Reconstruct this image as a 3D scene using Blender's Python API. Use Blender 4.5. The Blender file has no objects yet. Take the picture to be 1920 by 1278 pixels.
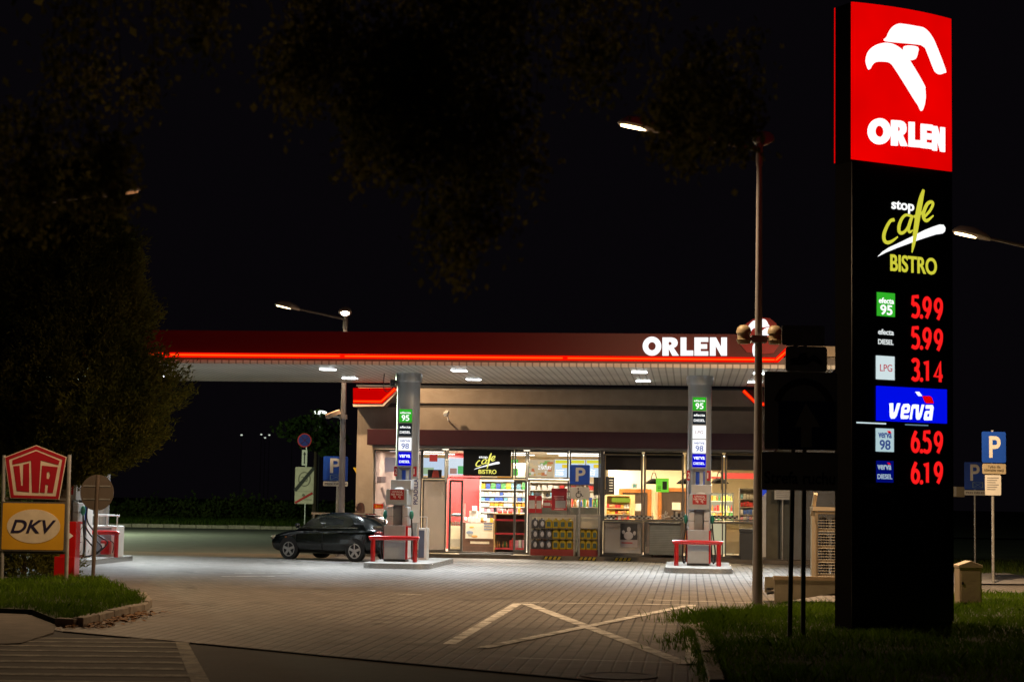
import bpy, bmesh, math, random
import numpy as np
from mathutils import Matrix, Vector
R = math.radians
random.seed(7); rng = np.random.default_rng(7)
scene = bpy.context.scene
COL = scene.collection

# ------------------------------------------------------------------ camera
FPX, HOR, CAMH, ROLL = 3500.0, 934.0, 1.88, 0.9          # focal length / horizon in pixels of the 1920x1278 photograph
PITCH = math.atan((HOR - 639) / FPX)
CR = Matrix.Rotation(R(90) + PITCH, 3, 'X') @ Matrix.Rotation(R(ROLL), 3, 'Z')
cam = bpy.data.cameras.new('camera'); camo = bpy.data.objects.new('camera', cam); COL.objects.link(camo)
camo.matrix_world = Matrix.Translation((0, 0, CAMH)) @ CR.to_4x4()
cam.sensor_width = 36; cam.lens = FPX / 1920 * 36
cam.clip_start = .2; cam.clip_end = 1500
cam.dof.use_dof = True; cam.dof.focus_distance = 46; cam.dof.aperture_fstop = 3.2      # near branches go soft
scene.camera = camo

# ------------------------------------------------------------------ night sky, exposure
W = bpy.data.worlds.new('World'); scene.world = W; W.use_nodes = True
nt = W.node_tree; nt.nodes.clear()
out = nt.nodes.new('ShaderNodeOutputWorld')
sky = nt.nodes.new('ShaderNodeTexSky'); sky.sky_type = 'NISHITA'; sky.sun_disc = False
sky.sun_elevation = R(-9); sky.sun_rotation = R(200)
b1 = nt.nodes.new('ShaderNodeBackground'); b1.inputs[1].default_value = .05
nt.links.new(sky.outputs[0], b1.inputs[0])
b2 = nt.nodes.new('ShaderNodeBackground'); b2.inputs[0].default_value = (.62, .48, .72, 1); b2.inputs[1].default_value = .0032   # town glow
ad = nt.nodes.new('ShaderNodeAddShader')
nt.links.new(b1.outputs[0], ad.inputs[0]); nt.links.new(b2.outputs[0], ad.inputs[1]); nt.links.new(ad.outputs[0], out.inputs[0])
vs = scene.view_settings; vs.view_transform = 'Standard'; vs.look = 'None'; vs.exposure = 0; vs.gamma = 1
scene.cycles.use_denoising = True
scene.cycles.max_bounces = 6; scene.cycles.transparent_max_bounces = 12
scene.cycles.sample_clamp_indirect = 4; scene.cycles.caustics_reflective = False; scene.cycles.caustics_refractive = False

# ------------------------------------------------------------------ pixel <-> place
def ray(px, py): return CR @ Vector(((px - 960) / FPX, -(py - 639) / FPX, -1))
def G(px, py, z=0.0):
    d = ray(px, py); t = (z - CAMH) / d.z
    return Vector((d.x * t, d.y * t, z))
def atY(px, py, Y):
    d = ray(px, py); t = Y / d.y
    return Vector((d.x * t, Y, CAMH + d.z * t))
class Frame:
    """an upright local frame: x along, y away, z up"""
    def __init__(s, x, y, deg=0.0):
        s.o = Vector((x, y, 0)); s.a = R(deg)
        s.M = Matrix.Translation(s.o) @ Matrix.Rotation(s.a, 4, 'Z'); s.I = s.M.inverted()
    def loc(s, px, py, y=0.0):
        o = s.I @ Vector((0, 0, CAMH)); d = s.I.to_3x3() @ ray(px, py)
        t = (y - o.y) / d.y
        return (o.x + d.x * t, o.z + d.z * t)
    def rect(s, x0, y0, x1, y1, y=0.0):
        ym, xm = (y0 + y1) / 2, (x0 + x1) / 2
        return (s.loc(x0, ym, y)[0], s.loc(x1, ym, y)[0], s.loc(xm, y1, y)[1], s.loc(xm, y0, y)[1])   # u0,u1,z0,z1
    def local(s, w): return s.I @ w
    def world(s, u, v, z=0): return s.M @ Vector((u, v, z))

# ------------------------------------------------------------------ materials
MATS = {}
def mat(name, col, rough=.6, metal=0, var=.12, scale=4.0, bump=0.0, spec=.5, coat=0):
    if name in MATS: return MATS[name]
    m = bpy.data.materials.new(name); m.use_nodes = True; n = m.node_tree; p = n.nodes['Principled BSDF']
    p.inputs['Roughness'].default_value = rough; p.inputs['Metallic'].default_value = metal
    p.inputs['Specular IOR Level'].default_value = spec; p.inputs['Coat Weight'].default_value = coat
    tc = n.nodes.new('ShaderNodeTexCoord'); no = n.nodes.new('ShaderNodeTexNoise')
    no.inputs['Scale'].default_value = scale; no.inputs['Detail'].default_value = 5
    n.links.new(tc.outputs['Object'], no.inputs['Vector'])
    r = n.nodes.new('ShaderNodeValToRGB')
    r.color_ramp.elements[0].position = .3; r.color_ramp.elements[1].position = .7
    r.color_ramp.elements[0].color = (*[c * (1 - var) for c in col], 1); r.color_ramp.elements[1].color = (*[min(1, c * (1 + var)) for c in col], 1)
    n.links.new(no.outputs[0], r.inputs[0]); n.links.new(r.outputs[0], p.inputs['Base Color'])
    if bump:
        b = n.nodes.new('ShaderNodeBump'); b.inputs['Strength'].default_value = bump; b.inputs['Distance'].default_value = .02
        n2 = n.nodes.new('ShaderNodeTexNoise'); n2.inputs['Scale'].default_value = scale * 6
        n.links.new(tc.outputs['Object'], n2.inputs['Vector']); n.links.new(n2.outputs[0], b.inputs['Height']); n.links.new(b.outputs[0], p.inputs['Normal'])
    MATS[name] = m; return m
def emis(name, col, s=1.0, sample=False):
    if name in MATS: return MATS[name]
    m = bpy.data.materials.new(name); m.use_nodes = True; n = m.node_tree; n.nodes.clear()
    o = n.nodes.new('ShaderNodeOutputMaterial'); e = n.nodes.new('ShaderNodeEmission')
    e.inputs[0].default_value = (*col, 1); e.inputs[1].default_value = s; n.links.new(e.outputs[0], o.inputs[0])
    m.cycles.emission_sampling = 'AUTO' if sample else 'NONE'
    MATS[name] = m; return m
def glass(name, tint=(1, 1, 1), refl=.06, haze=0.0, hazecol=(.5, .5, .5)):
    if name in MATS: return MATS[name]
    m = bpy.data.materials.new(name); m.use_nodes = True; n = m.node_tree; n.nodes.clear()
    o = n.nodes.new('ShaderNodeOutputMaterial'); t = n.nodes.new('ShaderNodeBsdfTransparent'); g = n.nodes.new('ShaderNodeBsdfGlossy')
    t.inputs[0].default_value = (*tint, 1); g.inputs['Roughness'].default_value = .03
    f = n.nodes.new('ShaderNodeFresnel'); f.inputs[0].default_value = 1.45
    mx = n.nodes.new('ShaderNodeMixShader'); n.links.new(f.outputs[0], mx.inputs[0]); n.links.new(t.outputs[0], mx.inputs[1]); n.links.new(g.outputs[0], mx.inputs[2])
    last = mx.outputs[0]
    if haze:
        d = n.nodes.new('ShaderNodeBsdfDiffuse'); d.inputs[0].default_value = (*hazecol, 1)
        tr = n.nodes.new('ShaderNodeBsdfTranslucent'); tr.inputs[0].default_value = (*hazecol, 1); m3 = n.nodes.new('ShaderNodeMixShader'); n.links.new(d.outputs[0], m3.inputs[1]); n.links.new(tr.outputs[0], m3.inputs[2])
        m2 = n.nodes.new('ShaderNodeMixShader'); m2.inputs[0].default_value = haze
        n.links.new(last, m2.inputs[1]); n.links.new(m3.outputs[0], m2.inputs[2]); last = m2.outputs[0]
    n.links.new(last, o.inputs[0]); MATS[name] = m; return m

# ------------------------------------------------------------------ mesh building
class MB:
    def __init__(s): s.bm = bmesh.new()
    def box(s, x0, x1, y0, y1, z0, z1):
        v = [s.bm.verts.new(p) for p in ((x0,y0,z0),(x1,y0,z0),(x1,y1,z0),(x0,y1,z0),(x0,y0,z1),(x1,y0,z1),(x1,y1,z1),(x0,y1,z1))]
        for f in ((3,2,1,0),(4,5,6,7),(0,1,5,4),(1,2,6,5),(2,3,7,6),(3,0,4,7)): s.bm.faces.new([v[i] for i in f])
        return s
    def bar(s, p, q, w, h=None):
        """square bar between two points"""
        p, q = Vector(p), Vector(q); d = (q - p).normalized(); h = h or w
        a = d.cross(Vector((0, 0, 1)) if abs(d.z) < .9 else Vector((0, 1, 0))).normalized(); b = d.cross(a)
        r = []
        for c in (p, q): r.append([s.bm.verts.new(c + a * i * w / 2 + b * j * h / 2) for i, j in ((-1,-1),(1,-1),(1,1),(-1,1))])
        for i in range(4): s.bm.faces.new((r[0][i], r[0][(i+1)%4], r[1][(i+1)%4], r[1][i]))
        s.bm.faces.new(r[0][::-1]); s.bm.faces.new(r[1]); return s
    def tube(s, pts, r, n=10, flat=1.0, cap=True):
        """round sweep; r a number or one per point; flat squeezes it along y"""
        pts = [Vector(p) for p in pts]; rs = r if hasattr(r, '__len__') else [r] * len(pts)
        rings = []; up = None
        for i, p in enumerate(pts):
            d = (pts[min(i+1, len(pts)-1)] - pts[max(i-1, 0)]).normalized()
            if up is None: up = Vector((0, 1, 0)) if abs(d.y) < .9 else Vector((0, 0, 1))
            a = (up - d * up.dot(d)).normalized(); up = a; b = d.cross(a)
            rings.append([s.bm.verts.new(p + (a * math.cos(t) * flat + b * math.sin(t)) * rs[i]) for t in [2*math.pi*k/n for k in range(n)]])
        for A, B in zip(rings, rings[1:]):
            for k in range(n): s.bm.faces.new((A[k], A[(k+1)%n], B[(k+1)%n], B[k]))
        if cap: s.bm.faces.new(rings[0][::-1]); s.bm.faces.new(rings[-1])
        return s
    def lathe(s, prof, c=(0,0,0), n=24, axis='z'):
        rings = []; c = Vector(c)
        for r, h in prof:
            ring = []
            for k in range(n):
                t = 2*math.pi*k/n; x, y = r*math.cos(t), r*math.sin(t)
                ring.append(s.bm.verts.new(c + (Vector((x, y, h)) if axis == 'z' else Vector((x, h, y)) if axis == 'y' else Vector((h, x, y)))))
            rings.append(ring)
        for A, B in zip(rings, rings[1:]):
            for k in range(n): s.bm.faces.new((A[k], A[(k+1)%n], B[(k+1)%n], B[k]))
        s.bm.faces.new(rings[0][::-1]); s.bm.faces.new(rings[-1]); return s
    def prism(s, poly, y0, y1):
        """polygon of (x,z) from y0 to y1"""
        A = [s.bm.verts.new((x, y0, z)) for x, z in poly]; B = [s.bm.verts.new((x, y1, z)) for x, z in poly]; n = len(poly)
        for k in range(n): s.bm.faces.new((A[k], A[(k+1)%n], B[(k+1)%n], B[k]))
        s.bm.faces.new(A[::-1]); s.bm.faces.new(B); return s
    def slab(s, poly, z0, z1):
        """polygon of (x,y) from z0 to z1"""
        A = [s.bm.verts.new((x, y, z0)) for x, y in poly]; B = [s.bm.verts.new((x, y, z1)) for x, y in poly]; n = len(poly)
        for k in range(n): s.bm.faces.new((A[k], A[(k+1)%n], B[(k+1)%n], B[k]))
        s.bm.faces.new(A[::-1]); s.bm.faces.new(B); return s
    def sheet(s, pts):
        s.bm.faces.new([s.bm.verts.new(p) for p in pts]); return s
    def ball(s, c, r, u=16, v=10):
        r = r if hasattr(r, '__len__') else (r, r, r)
        bmesh.ops.create_uvsphere(s.bm, u_segments=u, v_segments=v, radius=1, matrix=Matrix.Translation(c) @ Matrix.Diagonal((*r, 1))); return s
    def loft(s, rings, close=True, cap=True):
        rr = [[s.bm.verts.new(p) for p in r] for r in rings]; n = len(rr[0])
        for A, B in zip(rr, rr[1:]):
            for k in range(n if close else n-1): s.bm.faces.new((A[k], A[(k+1)%n], B[(k+1)%n], B[k]))
        if cap: s.bm.faces.new(rr[0][::-1]); s.bm.faces.new(rr[-1])
        return s
    def mesh(s, name, off=None):
        if off is not None: bmesh.ops.translate(s.bm, verts=s.bm.verts, vec=off)
        bmesh.ops.recalc_face_normals(s.bm, faces=s.bm.faces)
        me = bpy.data.meshes.new(name); s.bm.to_mesh(me); s.bm.free(); return me
def put(name, me, m, parent=None, smooth=False, bevel=0, seg=2):
    o = bpy.data.objects.new(name, me); COL.objects.link(o)
    if m: me.materials.append(m)
    if parent: o.parent = parent
    if smooth:
        for p in me.polygons: p.use_smooth = True
        me.set_sharp_from_angle(angle=R(42))
    if bevel:
        b = o.modifiers.new('bevel', 'BEVEL'); b.width = bevel; b.segments = seg; b.limit_method = 'ANGLE'; b.angle_limit = R(40)
    return o
def tag(o, label, cat, group=None, kind=None):
    if label: o['label'] = label
    if cat: o['category'] = cat
    if group: o['group'] = group
    if kind: o['kind'] = kind
    return o
class Thing:
    """an Empty at the thing's base; parts are given in frame coordinates"""
    def __init__(s, name, label, cat, fr, base=(0,0,0), group=None):
        s.fr, s.b = fr, Vector(base)
        s.root = bpy.data.objects.new(name, None); COL.objects.link(s.root); s.root.empty_display_size = .2
        s.root.location = fr.world(*base); s.root.rotation_euler = (0, 0, fr.a)
        tag(s.root, label, cat, group)
    def part(s, name, mb, m, parent=None, **k):
        return put(name, mb.mesh(name, -s.b) if isinstance(mb, MB) else mb, m, parent or s.root, **k)
    def light(s, kind, pos, power, col=(1,1,1), size=.3, direc=(0,0,-1), spot=None, blend=.5, spread=None):
        l = bpy.data.lights.new('lamp_light', kind); l.energy = power; l.color = col
        if kind == 'AREA':
            l.shape = 'DISK'; l.size = size
            if spread: l.spread = R(spread)
        else: l.shadow_soft_size = size
        if kind == 'SPOT': l.spot_size = R(spot or 120); l.spot_blend = blend
        o = bpy.data.objects.new('lamp_light', l); COL.objects.link(o); o.parent = s.root
        o.location = Vector(pos) - s.b; o.rotation_euler = Vector(direc).to_track_quat('-Z', 'Y').to_euler()
        return o
def single(name, label, cat, mb, m, fr, base, group=None, **k):
    o = put(name, mb.mesh(name, -Vector(base)), m, None, **k)
    o.location = fr.world(*base); o.rotation_euler = (0, 0, fr.a); return tag(o, label, cat, group)
def copy_tree(o, parent=None):
    c = o.copy(); COL.objects.link(c)
    if parent is not None: c.parent = parent; c.matrix_parent_inverse = o.matrix_parent_inverse
    for ch in list(o.children): copy_tree(ch, c)
    return c
def ground(name, pts, m, kind='structure', z=None):
    mb = MB(); mb.sheet([(p[0], p[1], p[2] if z is None else z) for p in pts]); o = put(name, mb.mesh(name), m); return tag(o, None, None, None, kind)

# ------------------------------------------------------------------ flat shapes and writing
def _curve_mesh(cu):
    ob = bpy.data.objects.new('tmp', cu); COL.objects.link(ob); bpy.context.view_layer.update()
    me = bpy.data.meshes.new_from_object(ob.evaluated_get(bpy.context.evaluated_depsgraph_get()))
    bpy.data.objects.remove(ob); return me
def _upright(me, y, depth, off):
    n = len(me.vertices); a = np.empty(n*3, np.float32); me.vertices.foreach_get('co', a); a = a.reshape(-1, 3)
    b = np.stack([a[:,0], y - (a[:,2] + depth), a[:,1]], 1) - np.array(off, np.float32)   # stands proud of y by 2*depth
    me.vertices.foreach_set('co', b.astype(np.float32).ravel()); me.update(); return me
def shape(loops, y, depth, off=(0,0,0)):
    """closed loops of (x,z), holes allowed, stood upright on the plane y with some thickness"""
    cu = bpy.data.curves.new('shape', 'CURVE'); cu.dimensions = '2D'; cu.fill_mode = 'BOTH'; cu.extrude = depth
    for lp in loops:
        sp = cu.splines.new('POLY'); sp.points.add(len(lp)-1)
        for p, (x, z) in zip(sp.points, lp): p.co = (x, z, 0, 1)
        sp.use_cyclic_u = True
    return _upright(_curve_mesh(cu), y, depth, off)
def text(s, box, y, depth=.002, bold=.0, shear=0, off=(0,0,0), align='CENTER'):
    """writing fitted into box = (x0, x1, z0, z1)"""
    cu = bpy.data.curves.new('writing', 'FONT'); cu.body = s; cu.extrude = .01; cu.offset = min(bold, .02); cu.shear = shear; cu.align_x = align; cu.space_line = .9
    me = _curve_mesh(cu); n = len(me.vertices); a = np.empty(n*3, np.float32); me.vertices.foreach_get('co', a); a = a.reshape(-1, 3)
    lo, hi = a.min(0), a.max(0); x0, x1, z0, z1 = box
    a[:,0] = x0 + (a[:,0]-lo[0]) / (hi[0]-lo[0]) * (x1-x0); a[:,1] = z0 + (a[:,1]-lo[1]) / (hi[1]-lo[1]) * (z1-z0); a[:,2] = a[:,2] / .01 * depth
    me.vertices.foreach_set('co', a.ravel()); return _upright(me, y, depth, off)
def smooth(pts, k=5, close=False):
    """Catmull-Rom through the points"""
    P = [np.array(p, float) for p in pts]; n = len(P); o = []
    for i in range(n if close else n-1):
        p0 = P[(i-1) % n] if close or i else P[0]; p1, p2 = P[i], P[(i+1) % n]; p3 = P[(i+2) % n] if close or i+2 < n else P[-1]
        for t in np.arange(k)/k: o.append(tuple(.5*((2*p1)+(p2-p0)*t+(2*p0-5*p1+4*p2-p3)*t*t+(3*p1-p0-3*p2+p3)*t**3)))
    if not close: o.append(tuple(P[-1]))
    return o
def join(meshes):
    bm = bmesh.new()
    for me in meshes: bm.from_mesh(me)
    me = bpy.data.meshes.new('joined'); bm.to_mesh(me); bm.free(); return me
def ellipse(cx, cy, rx, ry, n=28): return [(cx+rx*math.cos(2*math.pi*k/n), cy+ry*math.sin(2*math.pi*k/n)) for k in range(n)]

# the station stands square to itself, turned a little to the view
STN = Frame(0, 50, -5.5)
# ------------------------------------------------------------------ ground
def paving_mat():
    m = bpy.data.materials.new('block_paving'); m.use_nodes = True; n = m.node_tree; p = n.nodes['Principled BSDF']; L = n.links.new
    tc = n.nodes.new('ShaderNodeTexCoord'); mp = n.nodes.new('ShaderNodeMapping'); mp.inputs['Rotation'].default_value = (0, 0, R(90 + 5.5))
    L(tc.outputs['Object'], mp.inputs[0])
    b = n.nodes.new('ShaderNodeTexBrick'); b.inputs['Scale'].default_value = 1; b.inputs['Brick Width'].default_value = .21; b.inputs['Row Height'].default_value = .17
    b.inputs['Mortar Size'].default_value = .022; b.inputs['Mortar Smooth'].default_value = .9; b.inputs['Bias'].default_value = -.2
    b.inputs['Color1'].default_value = (.275, .255, .23, 1); b.inputs['Color2'].default_value = (.215, .20, .182, 1); b.inputs['Mortar'].default_value = (.055, .05, .045, 1)
    L(mp.outputs[0], b.inputs[0])
    # worn patches where the joints are full of dust
    n1 = n.nodes.new('ShaderNodeTexNoise'); n1.inputs['Scale'].default_value = .35; n1.inputs['Detail'].default_value = 6; L(tc.outputs['Object'], n1.inputs[0])
    r1 = n.nodes.new('ShaderNodeValToRGB'); r1.color_ramp.elements[0].position = .45; r1.color_ramp.elements[1].position = .62; L(n1.outputs[0], r1.inputs[0])
    dust = n.nodes.new('ShaderNodeMixRGB'); dust.inputs[2].default_value = (.19, .17, .15, 1); L(b.outputs[0], dust.inputs[1])
    mm = n.nodes.new('ShaderNodeMath'); mm.operation = 'MULTIPLY'; mm.inputs[1].default_value = .75; L(r1.outputs[0], mm.inputs[0]); L(mm.outputs[0], dust.inputs[0])
    n2 = n.nodes.new('ShaderNodeTexNoise'); n2.inputs['Scale'].default_value = 2.2; n2.inputs['Detail'].default_value = 8; L(tc.outputs['Object'], n2.inputs[0])
    r2 = n.nodes.new('ShaderNodeMapRange'); r2.inputs[1].default_value = .3; r2.inputs[2].default_value = .7; r2.inputs[3].default_value = .72; r2.inputs[4].default_value = 1.12; L(n2.outputs[0], r2.inputs[0])
    mu = n.nodes.new('ShaderNodeMixRGB'); mu.blend_type = 'MULTIPLY'; mu.inputs[0].default_value = 1; L(dust.outputs[0], mu.inputs[1]); L(r2.outputs[0], mu.inputs[2])
    # oil drips and tyre grime
    n3 = n.nodes.new('ShaderNodeTexNoise'); n3.inputs['Scale'].default_value = .9; n3.inputs['Detail'].default_value = 3; n3.inputs['Distortion'].default_value = 1.2; L(tc.outputs['Object'], n3.inputs[0])
    r3 = n.nodes.new('ShaderNodeMapRange'); r3.inputs[1].default_value = .6; r3.inputs[2].default_value = .72; r3.inputs[3].default_value = 1; r3.inputs[4].default_value = .55; L(n3.outputs[0], r3.inputs[0])
    m3 = n.nodes.new('ShaderNodeMixRGB'); m3.blend_type = 'MULTIPLY'; m3.inputs[0].default_value = 1; L(mu.outputs[0], m3.inputs[1]); L(r3.outputs[0], m3.inputs[2]); mu = m3
    L(mu.outputs[0], p.inputs['Base Color'])
    ro = n.nodes.new('ShaderNodeMapRange'); ro.inputs[3].default_value = .75; ro.inputs[4].default_value = .5; L(n1.outputs[0], ro.inputs[0]); L(ro.outputs[0], p.inputs['Roughness'])
    p.inputs['Specular IOR Level'].default_value = .3
    bu = n.nodes.new('ShaderNodeBump'); bu.inputs['Strength'].default_value = .5; bu.inputs['Distance'].default_value = .012; bu.invert = True
    L(b.outputs['Fac'], bu.inputs['Height']); L(bu.outputs[0], p.inputs['Normal'])
    return m
M_PAVE = paving_mat()
def asphalt_mat(name, c, crack=True):
    m = mat(name, c, .85, 0, .3, 1.3, .35); return m
M_ASPH = asphalt_mat('asphalt', (.03, .03, .028)); M_LANE = asphalt_mat('old_asphalt', (.075, .078, .068))
M_WALK = mat('pavement_slabs', (.17, .145, .115), .85, 0, .25, 3, .3); M_KERB = mat('kerb_concrete', (.30, .26, .21), .85, 0, .3, 5, .4)
M_SOIL = mat('lawn_soil', (.03, .04, .012), .95, 0, .4, .8, .5); M_LAWN = mat('far_lawn', (.045, .075, .022), .95, 0, .45, .5, .6)
def worn_paint(nm, ca, cb, pa, pb):
    m = bpy.data.materials.new(nm); m.use_nodes = True; n = m.node_tree; p = n.nodes['Principled BSDF']; L = n.links.new
    tc = n.nodes.new('ShaderNodeTexCoord'); a = n.nodes.new('ShaderNodeTexNoise'); a.inputs['Scale'].default_value = 3.2; a.inputs['Detail'].default_value = 9; a.inputs['Roughness'].default_value = .7
    L(tc.outputs['Object'], a.inputs[0]); r = n.nodes.new('ShaderNodeValToRGB'); e = r.color_ramp.elements
    e[0].position = pa; e[0].color = (*ca, 1); e[1].position = pb; e[1].color = (*cb, 1)
    L(a.outputs[0], r.inputs[0]); L(r.outputs[0], p.inputs['Base Color']); p.inputs['Roughness'].default_value = .8
    return m
M_PAINT = worn_paint('road_paint', (.30, .28, .25), (.84, .82, .77), .40, .56)

ground('terrain', [(-400, -60), (400, -60), (400, 700), (-400, 700)], M_SOIL, z=-.06)
ground('road', [(-70, 6), (60, 6), (60, 30), (-70, 30)], M_ASPH, z=-.014)
ground('access_lane', [(-90, 28), (40, 28), (40, 104), (-90, 104)], M_LANE, z=-.026)
edge = [G(120, 1183), G(380, 1206), G(640, 1231), G(1095, 1273), G(1360, 1300), G(1900, 1320)]
fc = [tuple(p[:2]) for p in edge] + [tuple(STN.world(16, -14)[:2]), tuple(STN.world(18, 12)[:2]), tuple(STN.world(-6.1, 12)[:2]), tuple(STN.world(-6.1, 5.6)[:2]), tuple(STN.world(-26, 5.6)[:2]), tuple(STN.world(-26, -14)[:2]), (-9.5, 30)]
ground('forecourt', fc, M_PAVE, z=0)
# dark joint along the carriageway
mb = MB()
for p, q in zip(edge, edge[1:]): mb.bar((p.x, p.y, -.01), (q.x, q.y, -.012), .05, .03)
tag(put('gutter_strip', mb.mesh('gutter_strip'), mat('gutter', (.05, .046, .04), .9, 0, .3, 4)), None, None, None, 'structure')
# warm strip of the lane beside the forecourt
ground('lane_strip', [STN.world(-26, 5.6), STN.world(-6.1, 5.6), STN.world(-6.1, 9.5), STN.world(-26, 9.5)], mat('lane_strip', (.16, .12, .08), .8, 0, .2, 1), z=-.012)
# markings
BAY = Frame(*G(970, 1130)[:2], -5.5)
def stripe(mb, a, b, w, z=.004):
    a, b = Vector((a[0], a[1], z)), Vector((b[0], b[1], z)); d = (b - a).normalized(); s = Vector((-d.y, d.x, 0)) * w / 2
    mb.sheet([a - s, b - s, b + s, a + s])
mb = MB(); cn = {k: G(*v) for k, v in dict(a=(972, 1130), b=(1297, 1135), c=(1296, 1246), d=(842, 1207), e=(905, 1215), f=(1288, 1245), g=(985, 1131), h=(1288, 1136)).items()}
stripe(mb, cn['a'], cn['d'], .17, .004); stripe(mb, cn['g'], cn['f'], .2, .008); stripe(mb, cn['h'], cn['e'], .18, .012); stripe(mb, cn['a'], cn['b'], .11, .016)
stripe(mb, cn['b'], cn['c'], .14, .020); stripe(mb, G(960, 1236), cn['c'], .05, .024)
tag(put('parking_bay_markings', mb.mesh('bay'), M_PAINT), None, None, None, 'structure')
mb = MB(); stripe(mb, G(1215, 1124), G(1420, 1130), .10, .005); stripe(mb, G(735, 1113), G(790, 1114), .12, .005)
stripe(mb, G(440, 1074), G(545, 1074), .18, .005); stripe(mb, G(415, 1080), G(515, 1080), .18, .005)  # both bars are rectangular drain covers, drawn in the marking colour
tag(put('bay_lines_and_drains', mb.mesh('bay_lines_and_drains'), M_PAINT), None, None, None, 'structure')
# zebra crossing
mb = MB(); z = -.004
mb.sheet([G(-160, 1193, z), G(332, 1200, z), G(372, 1290, z), G(-300, 1290, z)])
tag(put('crossing_base', mb.mesh('crossing_base'), mat('crossing_base', (.075, .066, .05), .85, 0, .35, 2, .3)), None, None, None, 'structure')
mb = MB()
for i, y in enumerate((1196, 1202.5, 1210, 1218.5, 1228, 1238.5, 1250, 1262.5, 1276)):
    t = 1.5 + i * .42; xr = 333 + (y - 1196) * .2 + (20 if i % 3 == 1 else 0)
    mb.sheet([G(-260, y - 5, .001), G(xr, y + 1, .001), G(xr + 2, y + 1 + t, .001), G(-260, y - 5 + t, .001)])
mb.sheet([G(328, 1202, .004), G(352, 1203, .004), G(398, 1285, .004), G(362, 1285, .004)])
tag(put('zebra_crossing', mb.mesh('zebra'), worn_paint('old_crossing_paint', (.13, .115, .085), (.58, .54, .42), .42, .62)), None, None, None, 'structure')
# pavement at the left
mb = MB(); mb.slab([tuple(G(x, y)[:2]) for x, y in ((-400, 1140), (40, 1148), (105, 1172), (100, 1186), (40, 1206), (-400, 1225))], -.05, .012)
tag(put('pavement', mb.mesh('pavement'), M_WALK), None, None, None, 'structure')
# manhole
mb = MB(); c = G(1160, 1267); mb.lathe([(.42, 0), (.42, .012), (.36, .012), (.36, .006), (.05, .006)], (c.x, c.y, 0), 36)
single('manhole_cover', 'round iron manhole cover in the dark road edge near the parking bay', 'manhole cover', mb, mat('iron', (.12, .11, .10), .6, .6, .3, 6), Frame(0, 0), (0, 0, 0))

# grass islands, with kerbs
LI = [G(*p) for p in ((-300, 1098), (60, 1090), (190, 1092), (265, 1122), (276, 1136), (262, 1146), (205, 1158), (145, 1174), (108, 1172), (60, 1152), (-300, 1138))]
RI = [G(*p) for p in ((1303, 1188), (1322, 1174), (1345, 1166), (1420, 1159), (1570, 1147), (1785, 1122), (2300, 1100), (2600, 1300), (1352, 1300), (1326, 1232))]
for nm, poly in (('left_verge', LI), ('right_verge', RI)):
    mb = MB(); mb.slab([(p.x, p.y) for p in poly], -.05, .08); tag(put(nm, mb.mesh(nm), M_SOIL), None, None, None, 'structure')
def kerb(name, pts, w=.16, h=.13):
    mb = MB()
    for p, q in zip(pts, pts[1:]):
        p, q = Vector((p[0], p[1], 0)), Vector((q[0], q[1], 0)); L = (q - p).length; n = max(1, round(L / .9)); d = (q - p) / n
        for i in range(n):
            a = p + d * (i + .015); b = p + d * (i + .985); s = Vector((-d.y, d.x, 0)).normalized() * w / 2; dz = random.uniform(-.02, .012)
            mb.slab([(v.x, v.y) for v in (a - s, b - s, b + s, a + s)], -.05, h + dz)
    o = put(name, mb.mesh(name), M_KERB, bevel=.015); return tag(o, None, None, None, 'structure')
kerb('kerb', LI[3:9]); kerb('kerb', [G(1298, 1186), G(1314, 1196), G(1326, 1228), G(1345, 1300)]); kerb('kerb', [G(1303, 1188), G(1330, 1170), G(1570, 1146)], .12, .1)
kerb('kerb', [(-80, 104), (-20, 104), (-4, 104)], .3, .16)
FL = [(-90, 104.2), (90, 104.2), (90, 300), (-90, 300)]
ground('lawn', FL, M_LAWN, z=.12)
ground('lawn', [(12.5, 34), (60, 34), (60, 104), (12.5, 104)], M_LAWN, z=.03)
ground('path', [G(1700, 1092, .04), G(1950, 1094, .04), G(1935, 1082, .04), G(1890, 1074, .04), G(1790, 1071, .04), G(1700, 1071, .04)], mat('path_concrete', (.33, .32, .31), .85, 0, .2, 1.5), z=.04)

# ------------------------------------------------------------------ leaves and blades, as numpy meshes
def poly_mesh(name, V, F):
    me = bpy.data.meshes.new(name); V = np.asarray(V, np.float32).reshape(-1, 3); F = np.asarray(F, np.int32)
    me.vertices.add(len(V)); me.vertices.foreach_set('co', V.ravel()); k = F.shape[1]
    me.loops.add(F.size); me.loops.foreach_set('vertex_index', F.ravel()); me.polygons.add(len(F))
    me.polygons.foreach_set('loop_start', np.arange(0, F.size, k, dtype=np.int32)); me.polygons.foreach_set('loop_total', np.full(len(F), k, np.int32))
    me.update(calc_edges=True); return me
def blades(name, pts, hmin, hmax, w, lean=.5, tall=None):
    """grass blades of four corners, tapering and bent"""
    P = np.asarray(pts, float); n = len(P); h = rng.uniform(hmin, hmax, n) * (tall if tall is not None else 1)
    a = rng.uniform(0, 2*np.pi, n); s = np.stack([np.cos(a), np.sin(a), np.zeros(n)], 1) * (w * rng.uniform(.6, 1.3, n))[:, None] / 2
    b = rng.uniform(0, 2*np.pi, n); l = (rng.uniform(.1, lean, n) * h)[:, None] * np.stack([np.cos(b), np.sin(b), np.zeros(n)], 1); up = np.array([0, 0, 1.0])
    mid = P + l * .35 + up * h[:, None] * .6; tip = P + l + up * h[:, None]
    V = np.stack([P - s, P + s, mid + s * .7, tip, mid - s * .7], 1); F = np.arange(n*5).reshape(n, 5)
    return poly_mesh(name, V, F)
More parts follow.
